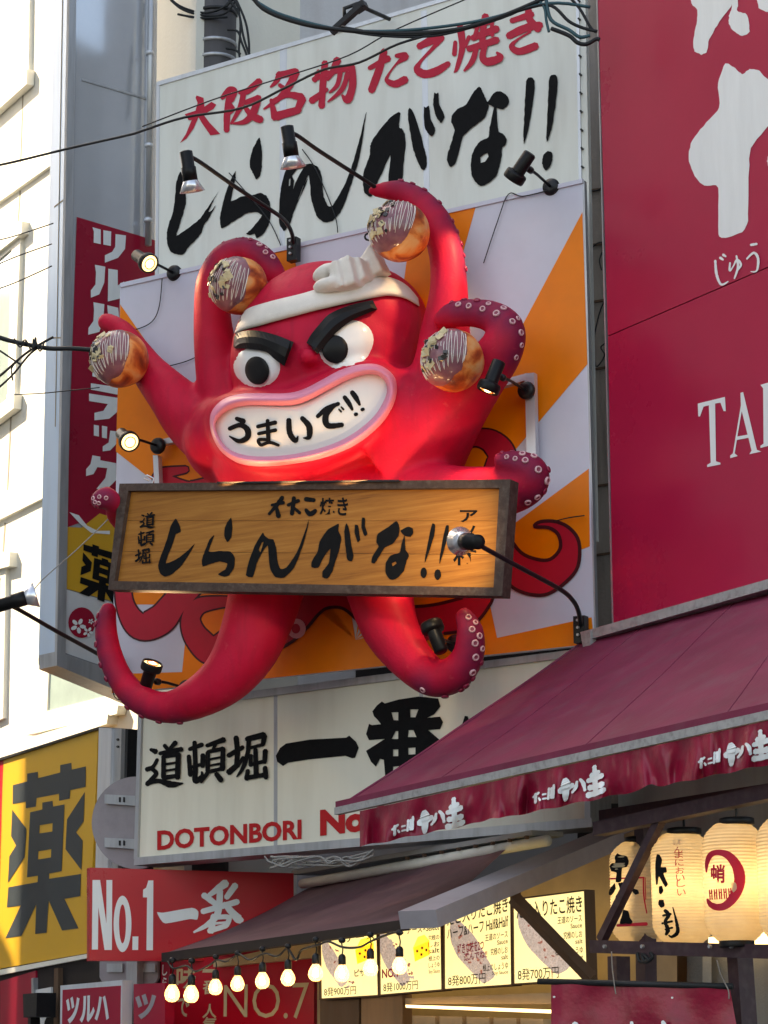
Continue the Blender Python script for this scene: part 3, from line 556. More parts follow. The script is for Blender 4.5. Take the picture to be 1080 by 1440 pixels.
K['ton'] = [[(393, 276, 22), (485, 242, 26)], [(430, 225, 26), (436, 400, 28), (436, 505, 32), (482, 470, 22), (482, 440, 12)], [(388, 325, 24), (400, 462, 28)], [(395, 408, 18), (490, 382, 20)], [(490, 318, 28), (487, 400, 26)], [(518, 250, 22), (640, 207, 32)], [(590, 225, 20), (560, 285, 18)], [(525, 300, 26), (525, 440, 26)], [(525, 294, 20), (635, 272, 26)], [(636, 272, 28), (632, 420, 30)], [(540, 348, 13), (625, 332, 13)], [(540, 394, 13), (625, 378, 13)], [(525, 440, 22), (630, 415, 22)], [(520, 452, 26), (477, 515, 14)], [(588, 455, 28), (622, 500, 32)]]
K['hori'] = [[(730, 190, 30), (740, 300, 30), (730, 400, 26)], [(675, 322, 28), (778, 262, 26)], [(745, 385, 32), (678, 442, 34)], [(782, 335, 20), (742, 398, 20)], [(808, 202, 30), (930, 173, 36)], [(936, 180, 32), (925, 240, 26)], [(830, 266, 18), (930, 240, 20)], [(822, 205, 28), (815, 300, 26), (780, 410, 24), (735, 475, 8)], [(870, 278, 26), (876, 462, 30)], [(838, 320, 22), (834, 392, 22)], [(835, 388, 20), (935, 362, 22)], [(942, 288, 30), (936, 370, 26)], [(815, 430, 26), (806, 490, 28)], [(812, 482, 26), (945, 458, 26)], [(940, 408, 28), (946, 482, 28)]]
for k in ('michi', 'ton', 'hori'): strokes('brush_kanji', fL, [X(*cL, s) for s in K[k]], .106, 'ink', t, .12, 1.3)
c6 = ((380, 960), 3.6)
prism('brush_kanji', PLW, X(*c6, [(80, 308), (200, 288), (385, 278), (400, 268), (435, 300), (448, 330), (430, 380), (415, 383), (380, 370), (200, 388), (90, 405), (65, 422), (35, 400), (28, 370), (50, 330)]), .107, 0, 'ink', t)
sq = lambda *p: X(*c6, p)
prism('brush_kanji', PLW, X(*c6, [(565, 95), (580, 105), (650, 85), (750, 70), (850, 80), (862, 120), (830, 160), (795, 178), (860, 172), (875, 200), (860, 235), (800, 240), (870, 300), (870, 330), (830, 350), (800, 560), (590, 560), (575, 390), (555, 385), (535, 425), (510, 400), (485, 345), (580, 285), (500, 290), (485, 260), (500, 208), (515, 215), (560, 210), (545, 190), (525, 170), (517, 145), (540, 115)]), .108, 0, 'ink', t,
      holes=[sq((613, 150), (648, 150), (648, 190), (625, 190)), sq((708, 135), (750, 135), (735, 175), (710, 175)), sq((635, 245), (648, 245), (648, 285), (615, 285)), sq((700, 240), (725, 240), (740, 275), (697, 275)), sq((622, 338), (648, 338), (648, 372), (622, 372)), sq((698, 330), (735, 328), (735, 362), (700, 364)), sq((622, 425), (650, 422), (650, 450), (622, 462))])
prism('brush_kanji', PLW, X(*c6, [(985, 168), (1000, 170), (1010, 205), (1050, 220), (1040, 260), (980, 240), (930, 262), (920, 250), (970, 215)]), .107, 0, 'ink', t)
text('lettering', fL, 'DOTONBORI', [(221, 1168), (424, 1152), (424, 1180), (221, 1196)], .107, 'redink2', t, .035)
text('lettering', fL, 'No.1', [(450, 1139), (540, 1130), (540, 1166), (450, 1176)], .107, 'redink2', t, .05)
# ------------------------------------------------------------------ yellow sign
t = thing('yellow_pharmacy_sign', 'yellow lightbox sign with one large dark slate kanji at lower left', 'sign', PY.at(140, 1340))
prism('panel', PY, [(5, 1067), (138, 1024), (125, 1340), (0, 1362), (0, 1200)], 0, .35, 'yellow', t)
prism('red_end_panel', PY, [(-160, 1118), (4.5, 1068), (0, 1250), (-160, 1280)], 0, .35, 'redsign2', t)
prism('panel', PY, [(-160, 1281), (0, 1251), (0, 1363), (-160, 1394)], 0, .35, 'yellow', t)
prism('bottom_trim', PY, [(-160, 1393), (124, 1341), (124, 1347), (-160, 1402)], .03, .38, 'trim', t)
prism('top_trim', PY, [(-160, 1116), (139, 1022), (139, 1025), (-160, 1120)], .03, .38, 'blackm', t)
for x0, x1, mt, of in ((139, 157, 'alu_lt', .05), (157.5, 171, 'alu', .02), (171.5, 180, 'blackm', -.02)):
    prism('end_channel', PY, [(x0, 1023+(x0-139)*.05), (x1, 1023+(x1-139)*.05), (x1-8, 1340), (x0-8, 1342)], of, .3, mt, t)
for y in (1040, 1050): prism('bolt', PY, ellipse(165, y, 1.6, 1.8, 8), .03, .02, 'blackm', t)
c7 = ((0, 1050), 4.964); s7 = lambda pts: X(*c7, pts)
prism('kanji_stroke', PY, s7([(90, 268), (190, 243), (190, 188), (265, 175), (265, 220), (420, 180), (420, 128), (498, 113), (500, 160), (600, 137), (597, 280), (490, 303), (487, 362), (412, 378), (412, 328), (255, 358), (250, 418), (180, 430), (180, 383), (88, 400)]), .004, 0, 'navy', t)
prism('kanji_stroke', PY, s7([(210, 458), (295, 438), (295, 390), (367, 378), (370, 418), (450, 403), (430, 868), (343, 885), (343, 922), (565, 888), (560, 1043), (450, 1062), (548, 1268), (433, 1283), (340, 1075), (325, 1298), (245, 1308), (252, 1103), (150, 1320), (38, 1337), (145, 1108), (48, 1122), (58, 982), (262, 945), (265, 900), (188, 912)]), .004, 0, 'navy', t,
      holes=[s7([(277, 548), (367, 533), (365, 592), (274, 605)]), s7([(268, 730), (358, 715), (355, 773), (265, 787)])])
prism('kanji_stroke', PY, s7([(85, 440), (185, 575), (172, 770), (55, 950), (65, 765), (112, 690), (77, 625)]), .004, 0, 'navy', t)
prism('kanji_stroke', PY, s7([(592, 315), (583, 520), (530, 597), (577, 655), (568, 862), (457, 715), (467, 508)]), .004, 0, 'navy', t)
mini = lambda pts: [(111+(x-38)/562*70, 752+(y-113)/1224*82+(x-38)/562*70*(.17+.26)) for x, y in pts]
PSG = [o for o in bpy.data.objects if o.get('label', '').startswith('tall projecting pillar')][0]
for pts, hs in (([(90, 268), (190, 243), (190, 188), (265, 175), (265, 220), (420, 180), (420, 128), (498, 113), (500, 160), (600, 137), (597, 280), (490, 303), (487, 362), (412, 378), (412, 328), (255, 358), (250, 418), (180, 430), (180, 383), (88, 400)], []),
                ([(210, 458), (295, 438), (295, 390), (367, 378), (370, 418), (450, 403), (430, 868), (343, 885), (343, 922), (565, 888), (560, 1043), (450, 1062), (548, 1268), (433, 1283), (340, 1075), (325, 1298), (245, 1308), (252, 1103), (150, 1320), (38, 1337), (145, 1108), (48, 1122), (58, 982), (262, 945), (265, 900), (188, 912)], [[(277, 548), (367, 533), (365, 592), (274, 605)], [(268, 730), (358, 715), (355, 773), (265, 787)]]),
                ([(85, 440), (185, 575), (172, 770), (55, 950), (65, 765), (112, 690), (77, 625)], []), ([(592, 315), (583, 520), (530, 597), (577, 655), (568, 862), (457, 715), (467, 508)], [])):
    prism('kanji_stroke', PP, mini(pts), .013, 0, 'ink', PSG, holes=[mini(h) for h in hs])
# traffic sign seen from behind
PD = Plane(190, 22.15, 30, 1150)
t = thing('road_sign_back', 'round grey road sign seen from behind between yellow and cream signs', 'road sign')
prism('disc', PD, ellipse(191, 1157, 62, 65, 48), 0, .02, 'beam', t)
for y in (1117, 1178): 
    prism('bracket', PD, [(147, y), (190, y+2), (190, y+16), (147, y+13)], .04, .04, 'alu', t)
    for x in (167, 173): prism('bolt', PD, [(x, y+4), (x+2, y+4), (x+2, y+11), (x, y+11)], .05, .01, 'blackm', t)
t = thing('sign_post', 'slim grey metal post holding a small grey sign back under the red sign', 'post')
prism('post', PD, [(178, 1340), (193, 1340), (190, 1640), (175, 1640)], .0, .1, 'alu', t)
prism('sign_back', PD, [(140, 1350), (222, 1350), (222, 1375), (219, 1381), (213, 1384), (149, 1383), (143, 1380), (140, 1374)], -.12, .03, 'beam', t)
for x in (150, 196): prism('bracket', PD, [(x, 1355), (x+22, 1355), (x+22, 1367), (x, 1367)], -.09, .02, 'alu', t)
# red number one sign
t = thing('red_number_one_sign', 'red sign with tall white No.1 and brush kanji beside the yellow sign', 'sign', PN.at(126, 1350))
prism('panel', PN, [(126, 1220), (413, 1228), (413, 1352), (126, 1351)], 0, .12, 'redsign2', t)
c4b = ((120, 1210), 3.2727); fN = PN.at
prism('letter', PN, X(*c4b, [(33, 90), (68, 90), (97, 290), (97, 90), (124, 90), (122, 412), (88, 412), (60, 215), (58, 410), (30, 410)]), .004, 0, 'whitevin', t)
prism('letter', PN, X(*c4b, ellipse(171, 292, 41, 130, 32)), .004, 0, 'whitevin', t, holes=[X(*c4b, ellipse(171, 292, 16, 90, 24))])
prism('letter', PN, X(*c4b, [(217, 350), (244, 350), (243, 412), (216, 412)]), .004, 0, 'whitevin', t)
prism('letter', PN, X(*c4b, [(290, 92), (313, 92), (311, 413), (281, 413), (284, 170), (265, 170), (266, 135), (280, 125)]), .004, 0, 'whitevin', t)
prism('brush_kanji', PN, rough(X(*c4b, [(330, 238), (360, 240), (490, 218), (520, 235), (515, 272), (480, 270), (370, 290), (345, 270)]), 0), .004, 0, 'slogan' if 0 else 'whitevin', t)
strokes('brush_kanji', fN, [X(*c4b, s) for s in ([(545, 160, 24), (600, 200, 22)], [(645, 105, 34), (570, 160, 18)], [(540, 235, 22), (700, 190, 24)], [(620, 140, 24), (610, 240, 26), (570, 290, 22), (500, 330, 8)], [(690, 115, 26), (650, 170, 22)], [(640, 200, 20), (700, 265, 34), (720, 275, 20)], [(590, 255, 22), (580, 325, 26)], [(600, 262, 18), (660, 262, 20), (650, 300, 20)], [(570, 325, 20), (650, 300, 20)], [(600, 290, 10), (650, 285, 10)])], .004, 'whitevin', t, .1)
# ------------------------------------------------------------------ lower left shop front
PS = Plane(60, 24.2, 60, 1400)
t = building_box('pharmacy_front', 'dark shop front with posters under the yellow sign', PS, -420, 182, 1500, 1345, 1.0, 'dark')
prism('poster', PS, [(0, 1380), (50, 1365), (52, 1560), (0, 1575)], .02, .02, 'pillred', t); prism('poster', PS, [(50, 1392), (72, 1388), (70, 1560), (48, 1565)], .03, .02, 'greyvin', t)
prism('door_post', PS, [(76, 1362), (82, 1361), (80, 1600), (74, 1600)], .05, .05, 'woodd', t); prism('door_post', PS, [(44, 1376), (47, 1375), (46, 1600), (43, 1600)], .05, .05, 'alu', t)
prism('poster_head', PS, ellipse(72, 1442, 10, 15, 16), .035, .005, 'ink', t)
t = thing('wall_speaker', 'small black box speaker hanging in the shop front at bottom left', 'speaker')
prism('cabinet', PS, [(32, 1398), (52, 1396), (51, 1430), (33, 1431)], .35, .2, 'blackm', t); prism('bracket', PS, [(39, 1431), (43, 1431), (43, 1445), (39, 1445)], .3, .1, 'blackm', t)
PSS = Plane(130, 21.8, 50, 1410)
t = thing('small_kana_sign', 'small dark red sign with pale kana at bottom left', 'sign')
prism('panel', PSS, [(88, 1392), (170, 1386), (168, 1500), (86, 1500)], 0, .12, 'pillred', t); prism('frame', PSS, [(85, 1386), (172, 1378), (170, 1502), (84, 1502)], -.002, .11, 'alu_lt', t, holes=[[(88, 1392), (170, 1386), (168, 1500), (86, 1500)]])
text('kana', PSS.at, 'ツルハ', [(93, 1402), (154, 1397), (153, 1436), (92, 1440)], .004, 'greyvin', t, .045)
t = thing('shaded_kana_sign', 'dim dark red sign with grey kana half hidden behind the slim post', 'sign')
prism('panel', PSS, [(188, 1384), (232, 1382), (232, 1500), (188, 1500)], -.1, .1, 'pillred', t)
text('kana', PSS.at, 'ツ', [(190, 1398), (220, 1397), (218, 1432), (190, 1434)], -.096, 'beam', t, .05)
# ------------------------------------------------------------------ the octopus
oc = thing('octopus_sculpture', 'giant glossy red octopus sculpture with headband, scowl and wide mouth', 'sculpture', PM.at(450, 840, .5))
u, n_, z = PM.u, PM.n, PM.z
mb = MB()
def E(px, py, off, ru, rz, ro, nu=28): c = PM.at(px, py, off); mb.ell(c, u*ru, z*rz, n_*ro, nu, 18)
E(458, 505, .3, .87, .87, .78); E(481, 482, .25, .74, .70, .68); E(500, 462, .25, .66, .56, .62); E(448, 640, .3, 1.02, .6, .75); E(470, 735, .35, 1.3, .55, .55)
E(575, 600, .35, .55, .5, .55); E(330, 620, .35, .45, .42, .5)
def arm(pts, k=7, seg=22):
    pp = cat(pts, k); P = [PM.at(a, b, d) for a, b, r, d in pp]; rr = [max(r, 1)*p.y/F for (a, b, r, d), p in zip(pp, P)]
    # rounded tip
    tdir = (P[-1]-P[-2]).normalized(); r0 = rr[-1]
    for q in (30, 55, 75, 88): P.append(P[len(pp)-1]+tdir*r0*math.sin(R(q))); rr.append(max(r0*math.cos(R(q)), .002))
    mb.tube(P, rr, seg)
ARMS = [
 [(345, 610, 50, .3), (318, 560, 40, .4), (303, 490, 32, .45), (298, 430, 27, .45), (301, 395, 26, .45), (318, 364, 24, .45), (345, 352, 20, .42), (370, 364, 19, .38), (387, 386, 17, .33)],
 [(345, 640, 62, .3), (275, 592, 46, .42), (240, 556, 35, .5), (210, 522, 27, .5), (190, 490, 20, .48), (172, 464, 15, .45), (150, 453, 14.5, .42)],
 [(600, 600, 70, .3), (622, 530, 50, .4), (626, 470, 38, .42), (631, 410, 29, .42), (628, 360, 26.5, .42), (615, 318, 25, .42), (592, 287, 22, .45), (565, 270, 17.5, .5), (543, 268, 14, .55), (526, 268, 9.5, .6)],
 [(570, 640, 90, .35), (625, 580, 62, .5), (672, 532, 42, .6), (703, 494, 34, .65), (711, 464, 29, .65), (693, 446, 24, .65), (663, 440, 21, .68), (635, 443, 19, .7), (620, 449, 12.5, .7)],
 [(560, 690, 50, .45), (640, 695, 42, .6), (700, 692, 38, .7), (738, 682, 32, .75), (747, 664, 26, .8), (728, 652, 20, .85), (705, 647, 13, .88)],
 [(350, 740, 40, .45), (250, 745, 26, .6), (185, 738, 18, .85), (163, 724, 14, 1.1), (160, 708, 14, 1.25), (150, 699, 16, 1.33), (141, 703, 15, 1.36)],
 [(395, 760, 60, .45), (378, 815, 56, .55), (366, 862, 51, .62), (347, 912, 46, .68), (318, 953, 38, .72), (278, 981, 30, .75), (236, 995, 23, .75), (196, 983, 21, .75), (170, 955, 19, .75), (154, 918, 18, .75), (149, 882, 16, .75), (152, 858, 12.5, .75)],
 [(520, 770, 55, .45), (536, 840, 47, .6), (550, 885, 41, .68), (578, 927, 33, .72), (610, 953, 28, .76), (640, 947, 26, .8), (659, 920, 23, .84), (661, 888, 20, .88), (653, 867, 14, .9)],
]
for a_ in ARMS: arm(a_)
LO = [(295, 596), (298, 578), (313, 562), (337, 554), (368, 553), (401, 553), (425, 548), (451, 535), (477, 521), (503, 513), (529, 512), (549, 523), (558, 539), (558, 560), (547, 583), (523, 609), (492, 630), (451, 645), (407, 653), (368, 656), (337, 652), (313, 637), (300, 617)]
LI = [(303.5, 601), (308, 588), (324, 576), (347, 571), (378, 571), (412, 570.5), (435, 563.5), (466, 547), (492, 534), (515.6, 527), (531, 528.5), (541.5, 537.6), (543.6, 552), (536, 570), (523, 588), (497, 609), (466, 624.5), (425, 636), (388.5, 641), (355, 641), (329, 635), (313, 622)]
def moff(x, y): return 1.2-.30*((x-405)/140)**2-.05*((y-590)/70)**2
LOs = cat(LO, 3, True); mc = (430, 587)
v = []; f = []; nL = len(LOs)
for sc_, d in ((1.02, -.75), (1.1, -.3), (1.1, -.18), (1.06, -.09), (1.0, -.06), (.8, -.06), (.4, -.06), (.02, -.06)):
    for x, y in LOs:
        X_, Y_ = mc[0]+(x-mc[0])*sc_, mc[1]+(y-mc[1])*sc_
        if sc_ > 1: X_ = x+(x-mc[0])/max(abs(x-mc[0])+abs(y-mc[1]), 1)*11*(sc_-1)/.1; Y_ = y+(y-mc[1])/max(abs(x-mc[0])+abs(y-mc[1]), 1)*14*(sc_-1)/.1
        v.append(PM.at(X_, Y_, moff(X_, Y_)+d))
for i in range(7):
    for k in range(nL): f.append((i*nL+k, i*nL+(k+1) % nL, (i+1)*nL+(k+1) % nL, (i+1)*nL+k))
f.append(tuple(range(nL))[::-1]); f.append(tuple(7*nL+k for k in range(nL))); mb.add(v, f)
# nose
c = PM.at(437, 503, 1.02); mb.ell(c, u*.09, z*.08, n_*.12, 14, 10)
raw = mb.out('body', 'octo')
bm = bmesh.new(); bm.from_mesh(raw.data); bmesh.ops.recalc_face_normals(bm, faces=bm.faces); bm.to_mesh(raw.data); bm.free()
md = raw.modifiers.new('r', 'REMESH'); md.mode = 'VOXEL'; md.voxel_size = .03
ms = raw.modifiers.new('s', 'SMOOTH'); ms.factor = .5; ms.iterations = 6
dg = bpy.context.evaluated_depsgraph_get(); dg.update()
me = bpy.data.meshes.new_from_object(raw.evaluated_get(dg)); bpy.data.objects.remove(raw)
me.name = 'body'; me.polygons.foreach_set('use_smooth', [True]*len(me.polygons))
if not me.materials: me.materials.append(MATS['octo'])
body = bpy.data.objects.new('body', me); COL.objects.link(body); body.parent = oc; body.matrix_parent_inverse = Matrix.Translation(-oc.location)
bvh = BVHTree.FromPolygons([v.co for v in me.vertices], [tuple(p.vertices) for p in me.polygons])
def cast(px, py, out=0):
    for q in range(12):
        d = ray(px+(458-px)*q*.02, py).normalized(); h, nn, i, dist = bvh.ray_cast(CAM, d)
        if h is not None: break
    if h is None:
        h, nn, i, dist = bvh.find_nearest(PM.at(px, py, .5))
    return h+nn*out, nn
# suckers
sk = MB().lathe([(.0, 0), (.052, 0), (.056, .012), (.05, .026), (.036, .032), (.03, .022), (.014, .016), (.0, .02)], (0, 0, 0), (0, 0, 1), 14)
me_s = bpy.data.meshes.new('sucker'); me_s.from_pydata([tuple(v) for v in sk.v], [], sk.f); me_s.polygons.foreach_set('use_smooth', [True]*len(me_s.polygons)); me_s.materials.append(MATS['sucker'])
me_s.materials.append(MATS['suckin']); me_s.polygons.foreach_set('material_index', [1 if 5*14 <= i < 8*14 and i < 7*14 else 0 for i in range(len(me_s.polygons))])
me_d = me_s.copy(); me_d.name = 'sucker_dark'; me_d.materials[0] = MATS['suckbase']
SK = []
cA = ((560, 400), 4.5)
for x, y, r in [(337, 113, 14), (418, 96, 16), (498, 101, 18), (571, 122, 15), (667, 150, 18), (380, 127, 17), (447, 136, 17), (534, 155, 17), (622, 184, 20), (722, 235, 18), (758, 215, 14), (776, 305, 18), (798, 300, 9), (780, 385, 15), (746, 462, 15)]: SK.append((560+x/4.5, 400+y/4.5, r/4.5))
for x, y, r in [(657, 1063, 13), (687, 1091, 14), (722, 1054, 13), (740, 1102, 14), (786, 1071, 18), (804, 1113, 18), (858, 1086, 18), (886, 1172, 20), (950, 1172, 18), (940, 1243, 22), (972, 1250, 12), (925, 1310, 18), (880, 1345, 18), (820, 1378, 18)]: SK.append((560+x/4.5, 400+y/4.5, r/4.5))
for x, y, r in [(932, 173, 13), (967, 199, 12), (950, 234, 14), (987, 267, 14), (965, 304, 15), (1001, 332, 13), (968, 375, 15), (997, 404, 13), (952, 452, 15), (985, 484, 13), (933, 520, 16), (955, 540, 14), (895, 572, 16), (845, 585, 15), (770, 585, 14), (700, 540, 13)]: SK.append((400+x/3.6, 820+y/3.6, r/3.6))
SK0 = len(SK)
for x, y, r in [(498, 90, 16), (566, 128, 20), (612, 187, 18), (667, 223, 18), (620, 150, 12), (567, 100, 12), (440, 78, 12), (390, 82, 10), (290, 112, 12), (160, 240, 9)]: SK.append((260+x/5.4, 320+y/5.4, r/5.4))
for x, y, r in [(245, 56, 14), (310, 68, 14), (375, 103, 14), (460, 170, 14), (528, 270, 12), (553, 330, 12), (578, 395, 14), (588, 460, 12), (606, 530, 14)]: SK.append((500+x/3.857, 240+y/3.857, r/3.857, (1, -.35) if x > 350 else (.3, -1)))
for x, y in [(112, 218), (143, 211), (177, 217), (140, 243), (97, 238), (105, 260)]: SK.append((100+x/3.6, 640+y/3.6, 2.6))
for x, y in [(62, 170), (56, 210), (54, 315), (75, 420), (105, 490), (210, 622), (285, 662), (370, 694), (474, 710)]: SK.append((120+x/3.6+1.5, 820+y/3.6-1.5, 3.8, (-1, .2) if x < 110 else (-.3, 1)))
pos = []; nsil = 0
for x, y, r, *dr in SK:
    if dr:
        for q in range(-14, 30):
            xx, yy = x+dr[0][0]*q*.6, y+dr[0][1]*q*.6
            if q > 0 and bvh.ray_cast(CAM, ray(xx, yy).normalized())[0] is None: break
            if bvh.ray_cast(CAM, ray(xx, yy).normalized())[0] is not None: lx, ly = xx, yy
        x, y = lx, ly
    p, nn = cast(x, y, -.004); pos.append(p)
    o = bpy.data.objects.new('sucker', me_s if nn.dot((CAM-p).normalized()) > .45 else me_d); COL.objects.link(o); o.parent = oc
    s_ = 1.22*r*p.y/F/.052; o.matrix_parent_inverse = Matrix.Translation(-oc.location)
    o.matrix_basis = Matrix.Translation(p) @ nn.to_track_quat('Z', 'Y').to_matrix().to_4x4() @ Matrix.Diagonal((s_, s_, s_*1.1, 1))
# airbrushed mauve along the sucker rows
from mathutils.kdtree import KDTree
kd = KDTree(len(pos)); [kd.insert(p, i) for i, p in enumerate(pos)]; kd.balance()
at = me.attributes.new('mauve', 'FLOAT', 'POINT'); vals = []
for v in me.vertices:
    d = kd.find(v.co)[2]; vals.append(max(0, min(1, 1.25-d/.16))*.95)
at.data.foreach_set('value', vals)
# face
def patch(name, up_, lo_, th, m, base=-.03, na=5, nc=5, smooth=True, parent=None, bulge=0):
    U = cat(up_, 4); Lw = cat(lo_, 4); n = min(len(U), len(Lw)); v = []; f = []
    nn_prev = n_
    for lay, d in ((0, th), (1, base)):
        for i in range(n):
            for j in range(nc):
                q = j/(nc-1); x = U[i][0]*(1-q)+Lw[i][0]*q; y = U[i][1]*(1-q)+Lw[i][1]*q; p, nn = cast(x, y); e = min(q, 1-q, i/(n-1)*3, (1-i/(n-1))*3)
                v.append(p+(CAM-p).normalized()*(d-(.35*th if lay == 0 and e < .05 else 0)+(bulge*math.sin(math.pi*q) if lay == 0 else 0)))
    I = lambda l, i, j: (l*n+i)*nc+j
    for i in range(n-1):
        for j in range(nc-1):
            f.append((I(0, i, j), I(0, i, j+1), I(0, i+1, j+1), I(0, i+1, j))); f.append((I(1, i, j), I(1, i+1, j), I(1, i+1, j+1), I(1, i, j+1)))
        f.append((I(0, i, 0), I(0, i+1, 0), I(1, i+1, 0), I(1, i, 0))); f.append((I(0, i, nc-1), I(1, i, nc-1), I(1, i+1, nc-1), I(0, i+1, nc-1)))
    for j in range(nc-1):
        f.append((I(0, 0, j), I(1, 0, j), I(1, 0, j+1), I(0, 0, j+1))); f.append((I(0, n-1, j), I(0, n-1, j+1), I(1, n-1, j+1), I(1, n-1, j)))
    return link(name, v, f, m, parent or oc, smooth)
patch('headband', [(330, 462), (334, 448), (343, 438), (355, 431), (390, 421), (427, 412), (470, 399), (529, 388), (555, 392), (573, 402), (588, 419)],
      [(330, 469), (337, 466), (349, 462), (365, 458), (386, 452), (420, 443), (455, 434), (529, 418), (550, 416), (570, 420), (590, 431)], .07, 'cloth', nc=6, bulge=.015)
patch('eyebrow', [(328, 487), (331, 470), (347, 465), (363, 465), (388, 471), (413, 481)], [(330, 490), (340, 490), (352, 491), (374, 495), (386, 505), (400, 515)], .1, 'black', nc=4, smooth=False)
patch('eyebrow', [(431, 482), (437, 471), (450, 455), (464, 441), (492, 429), (524, 422)], [(447, 498), (455, 488), (465, 476), (477, 464), (498, 449), (531, 435)], .1, 'black', nc=4, smooth=False)
def dome(name, cx, cy, rx, ry, rot, h, base, m, parent):
    v = []; f = []; N = 32; Rg = 7
    cs, sn = math.cos(R(rot)), math.sin(R(rot))
    for i in range(Rg+1):
        r = 1-i/Rg
        for k in range(N):
            a = k*math.tau/N; dx, dy = rx*r*math.cos(a), ry*r*math.sin(a); x, y = cx+dx*cs-dy*sn, cy+dx*sn+dy*cs
            p, nn = cast(x, y); v.append(p+(CAM-p).normalized()*(base+h*math.sqrt(max(0, 1-r*r))))
    for i in range(Rg):
        for k in range(N): f.append((i*N+k, i*N+(k+1) % N, (i+1)*N+(k+1) % N, (i+1)*N+k))
    return link(name, v, f, m, parent, True)
for (cx, cy, rx, ry, rot, pxx, pyy, prx, pry) in ((361, 516, 34, 29, 6, 361.5, 521, 17, 20), (487, 484, 41, 33, -28, 471, 491, 18.5, 20)):
    e = dome('eye', cx, cy, rx, ry, rot, .05, -.005, 'white', oc)
    dome('pupil', pxx, pyy, prx, pry, -12, .02, .048, 'black', oc)
# mouth: lip ring and teeth
def mfn(x, y, o=0): return PM.at(x, y, moff(x, y)+o)
L1 = cat(LO, 4, True); mid = []; v = []; f = []; nL = len(L1)
def lin(x, y):
    d = [(math.hypot(a-x, b-y), a, b) for a, b in cat(LI, 4, True)]; return min(d)
LIs = cat(LI, 8, True)
SEG = 10
for i, (x, y) in enumerate(L1):
    d, a, b = lin(x, y)
    for k in range(SEG):
        t_ = k/(SEG-1); w = math.sin(math.pi*t_); v.append(mfn(x*(1-t_)+a*t_, y*(1-t_)+b*t_, -.03+.12*w**.7))
for i in range(nL):
    for k in range(SEG-1): f.append((i*SEG+k, i*SEG+k+1, ((i+1) % nL)*SEG+k+1, ((i+1) % nL)*SEG+k))
link('lip', v, f, 'lip', oc, True)
v = []; f = []; nI = len(LIs); ci = (425, 590)
for i in range(9):
    r = 1.03-i/8*1.03
    for x, y in LIs:
        # spine-based contraction keeps the bean shape
        sx = ci[0]+(x-ci[0])*r; spine = 606-((sx-330)/200)*(55 if sx > 330 else 0); yy = spine+(y-(606-max(0, (x-330)/200*55)))*r
        v.append(mfn(sx, yy, -.02+.03*(1-r*r)))
for i in range(8):
    for k in range(nI): f.append((i*nI+k, i*nI+(k+1) % nI, (i+1)*nI+(k+1) % nI, (i+1)*nI+k))
tee = link('teeth', v, f, 'teeth', oc, True)
tb = BVHTree.FromPolygons([Vector(p) for p in v], f)
def tfn(x, y, o=0):
    d = ray(x, y).normalized(); h = tb.ray_cast(CAM, d)[0]
    return (h if h is not None else mfn(x, y, .0))+n_*o
cT = ((290, 500), 3.857)
for sts in ([[(165, 342, 18), (205, 358, 26)], [(128, 398, 20), (185, 378, 22), (225, 402, 28), (225, 445, 26), (180, 465, 22), (128, 438, 6)]],
            [[(280, 386, 18), (378, 364, 20)], [(285, 425, 16), (380, 405, 18)], [(335, 352, 18), (340, 468, 20)], [(342, 458, 14), (288, 458, 16), (300, 486, 16), (345, 472, 16), (396, 488, 14)]],
            [[(450, 350, 24), (455, 420, 26), (485, 462, 24), (500, 438, 6)], [(522, 340, 22), (560, 385, 28), (560, 442, 24), (530, 448, 6)]],
            [[(605, 332, 18), (655, 290, 24), (720, 262, 18)], [(700, 270, 16), (652, 325, 28), (662, 380, 28), (740, 377, 22)], [(722, 292, 8), (735, 306, 10)], [(735, 280, 8), (748, 294, 10)]],
            [[(752, 226, 20), (775, 258, 22), (795, 294, 12)], [(793, 200, 22), (815, 230, 24), (835, 268, 12)], [(810, 321, 16), (820, 318, 16)], [(846, 295, 16), (856, 292, 16)]]):
    strokes('tooth_lettering', tfn, [X(*cT, s) for s in sts], .006, 'ink', oc, .1)
# bow of the headband
mb = MB()
def bell(px, py, r1, r2, r3, ang, out=.12):
    p, nn = cast(px, py); a = R(ang); ux = u*math.cos(a)+z*math.sin(a); uz = -u*math.sin(a)+z*math.cos(a); mb.ell(p+n_*out, ux*r1, uz*r2, n_*r3, 16, 12)
def slab_(px, py, hw, hh, hd, ang, out=.11, fl=1.0):
    p, nn = cast(px, py); a = R(ang); ux = u*math.cos(a)+z*math.sin(a); uz = -u*math.sin(a)+z*math.cos(a); c = p+n_*out
    v = [c+ux*(i*hw)+uz*(j*hh*(fl if i > 0 else 1))+n_*(k*hd*(.75 if i < 0 and fl > 1 else 1)) for i in (-1, 1) for j, k in ((-1, -1), (1, -1), (1, 1), (-1, 1))]
    mb.add(v, [(0, 3, 2, 1), (4, 5, 6, 7), (0, 1, 5, 4), (1, 2, 6, 5), (2, 3, 7, 6), (3, 0, 4, 7)])
bell(468, 389, .13, .068, .09, 20); bell(470, 407, .13, .066, .09, 4)
slab_(491, 397, .05, .13, .13, 14); slab_(508, 392, .052, .138, .14, 14); slab_(499, 395, .06, .115, .115, 14); slab_(520, 388, .05, .11, .11, 18)
slab_(534, 380, .1, .085, .09, 26, .13, 1.75)
rawb = mb.out('bow', 'cloth'); md = rawb.modifiers.new('r', 'REMESH'); md.mode = 'VOXEL'; md.voxel_size = .018; ms = rawb.modifiers.new('s', 'SMOOTH'); ms.iterations = 4
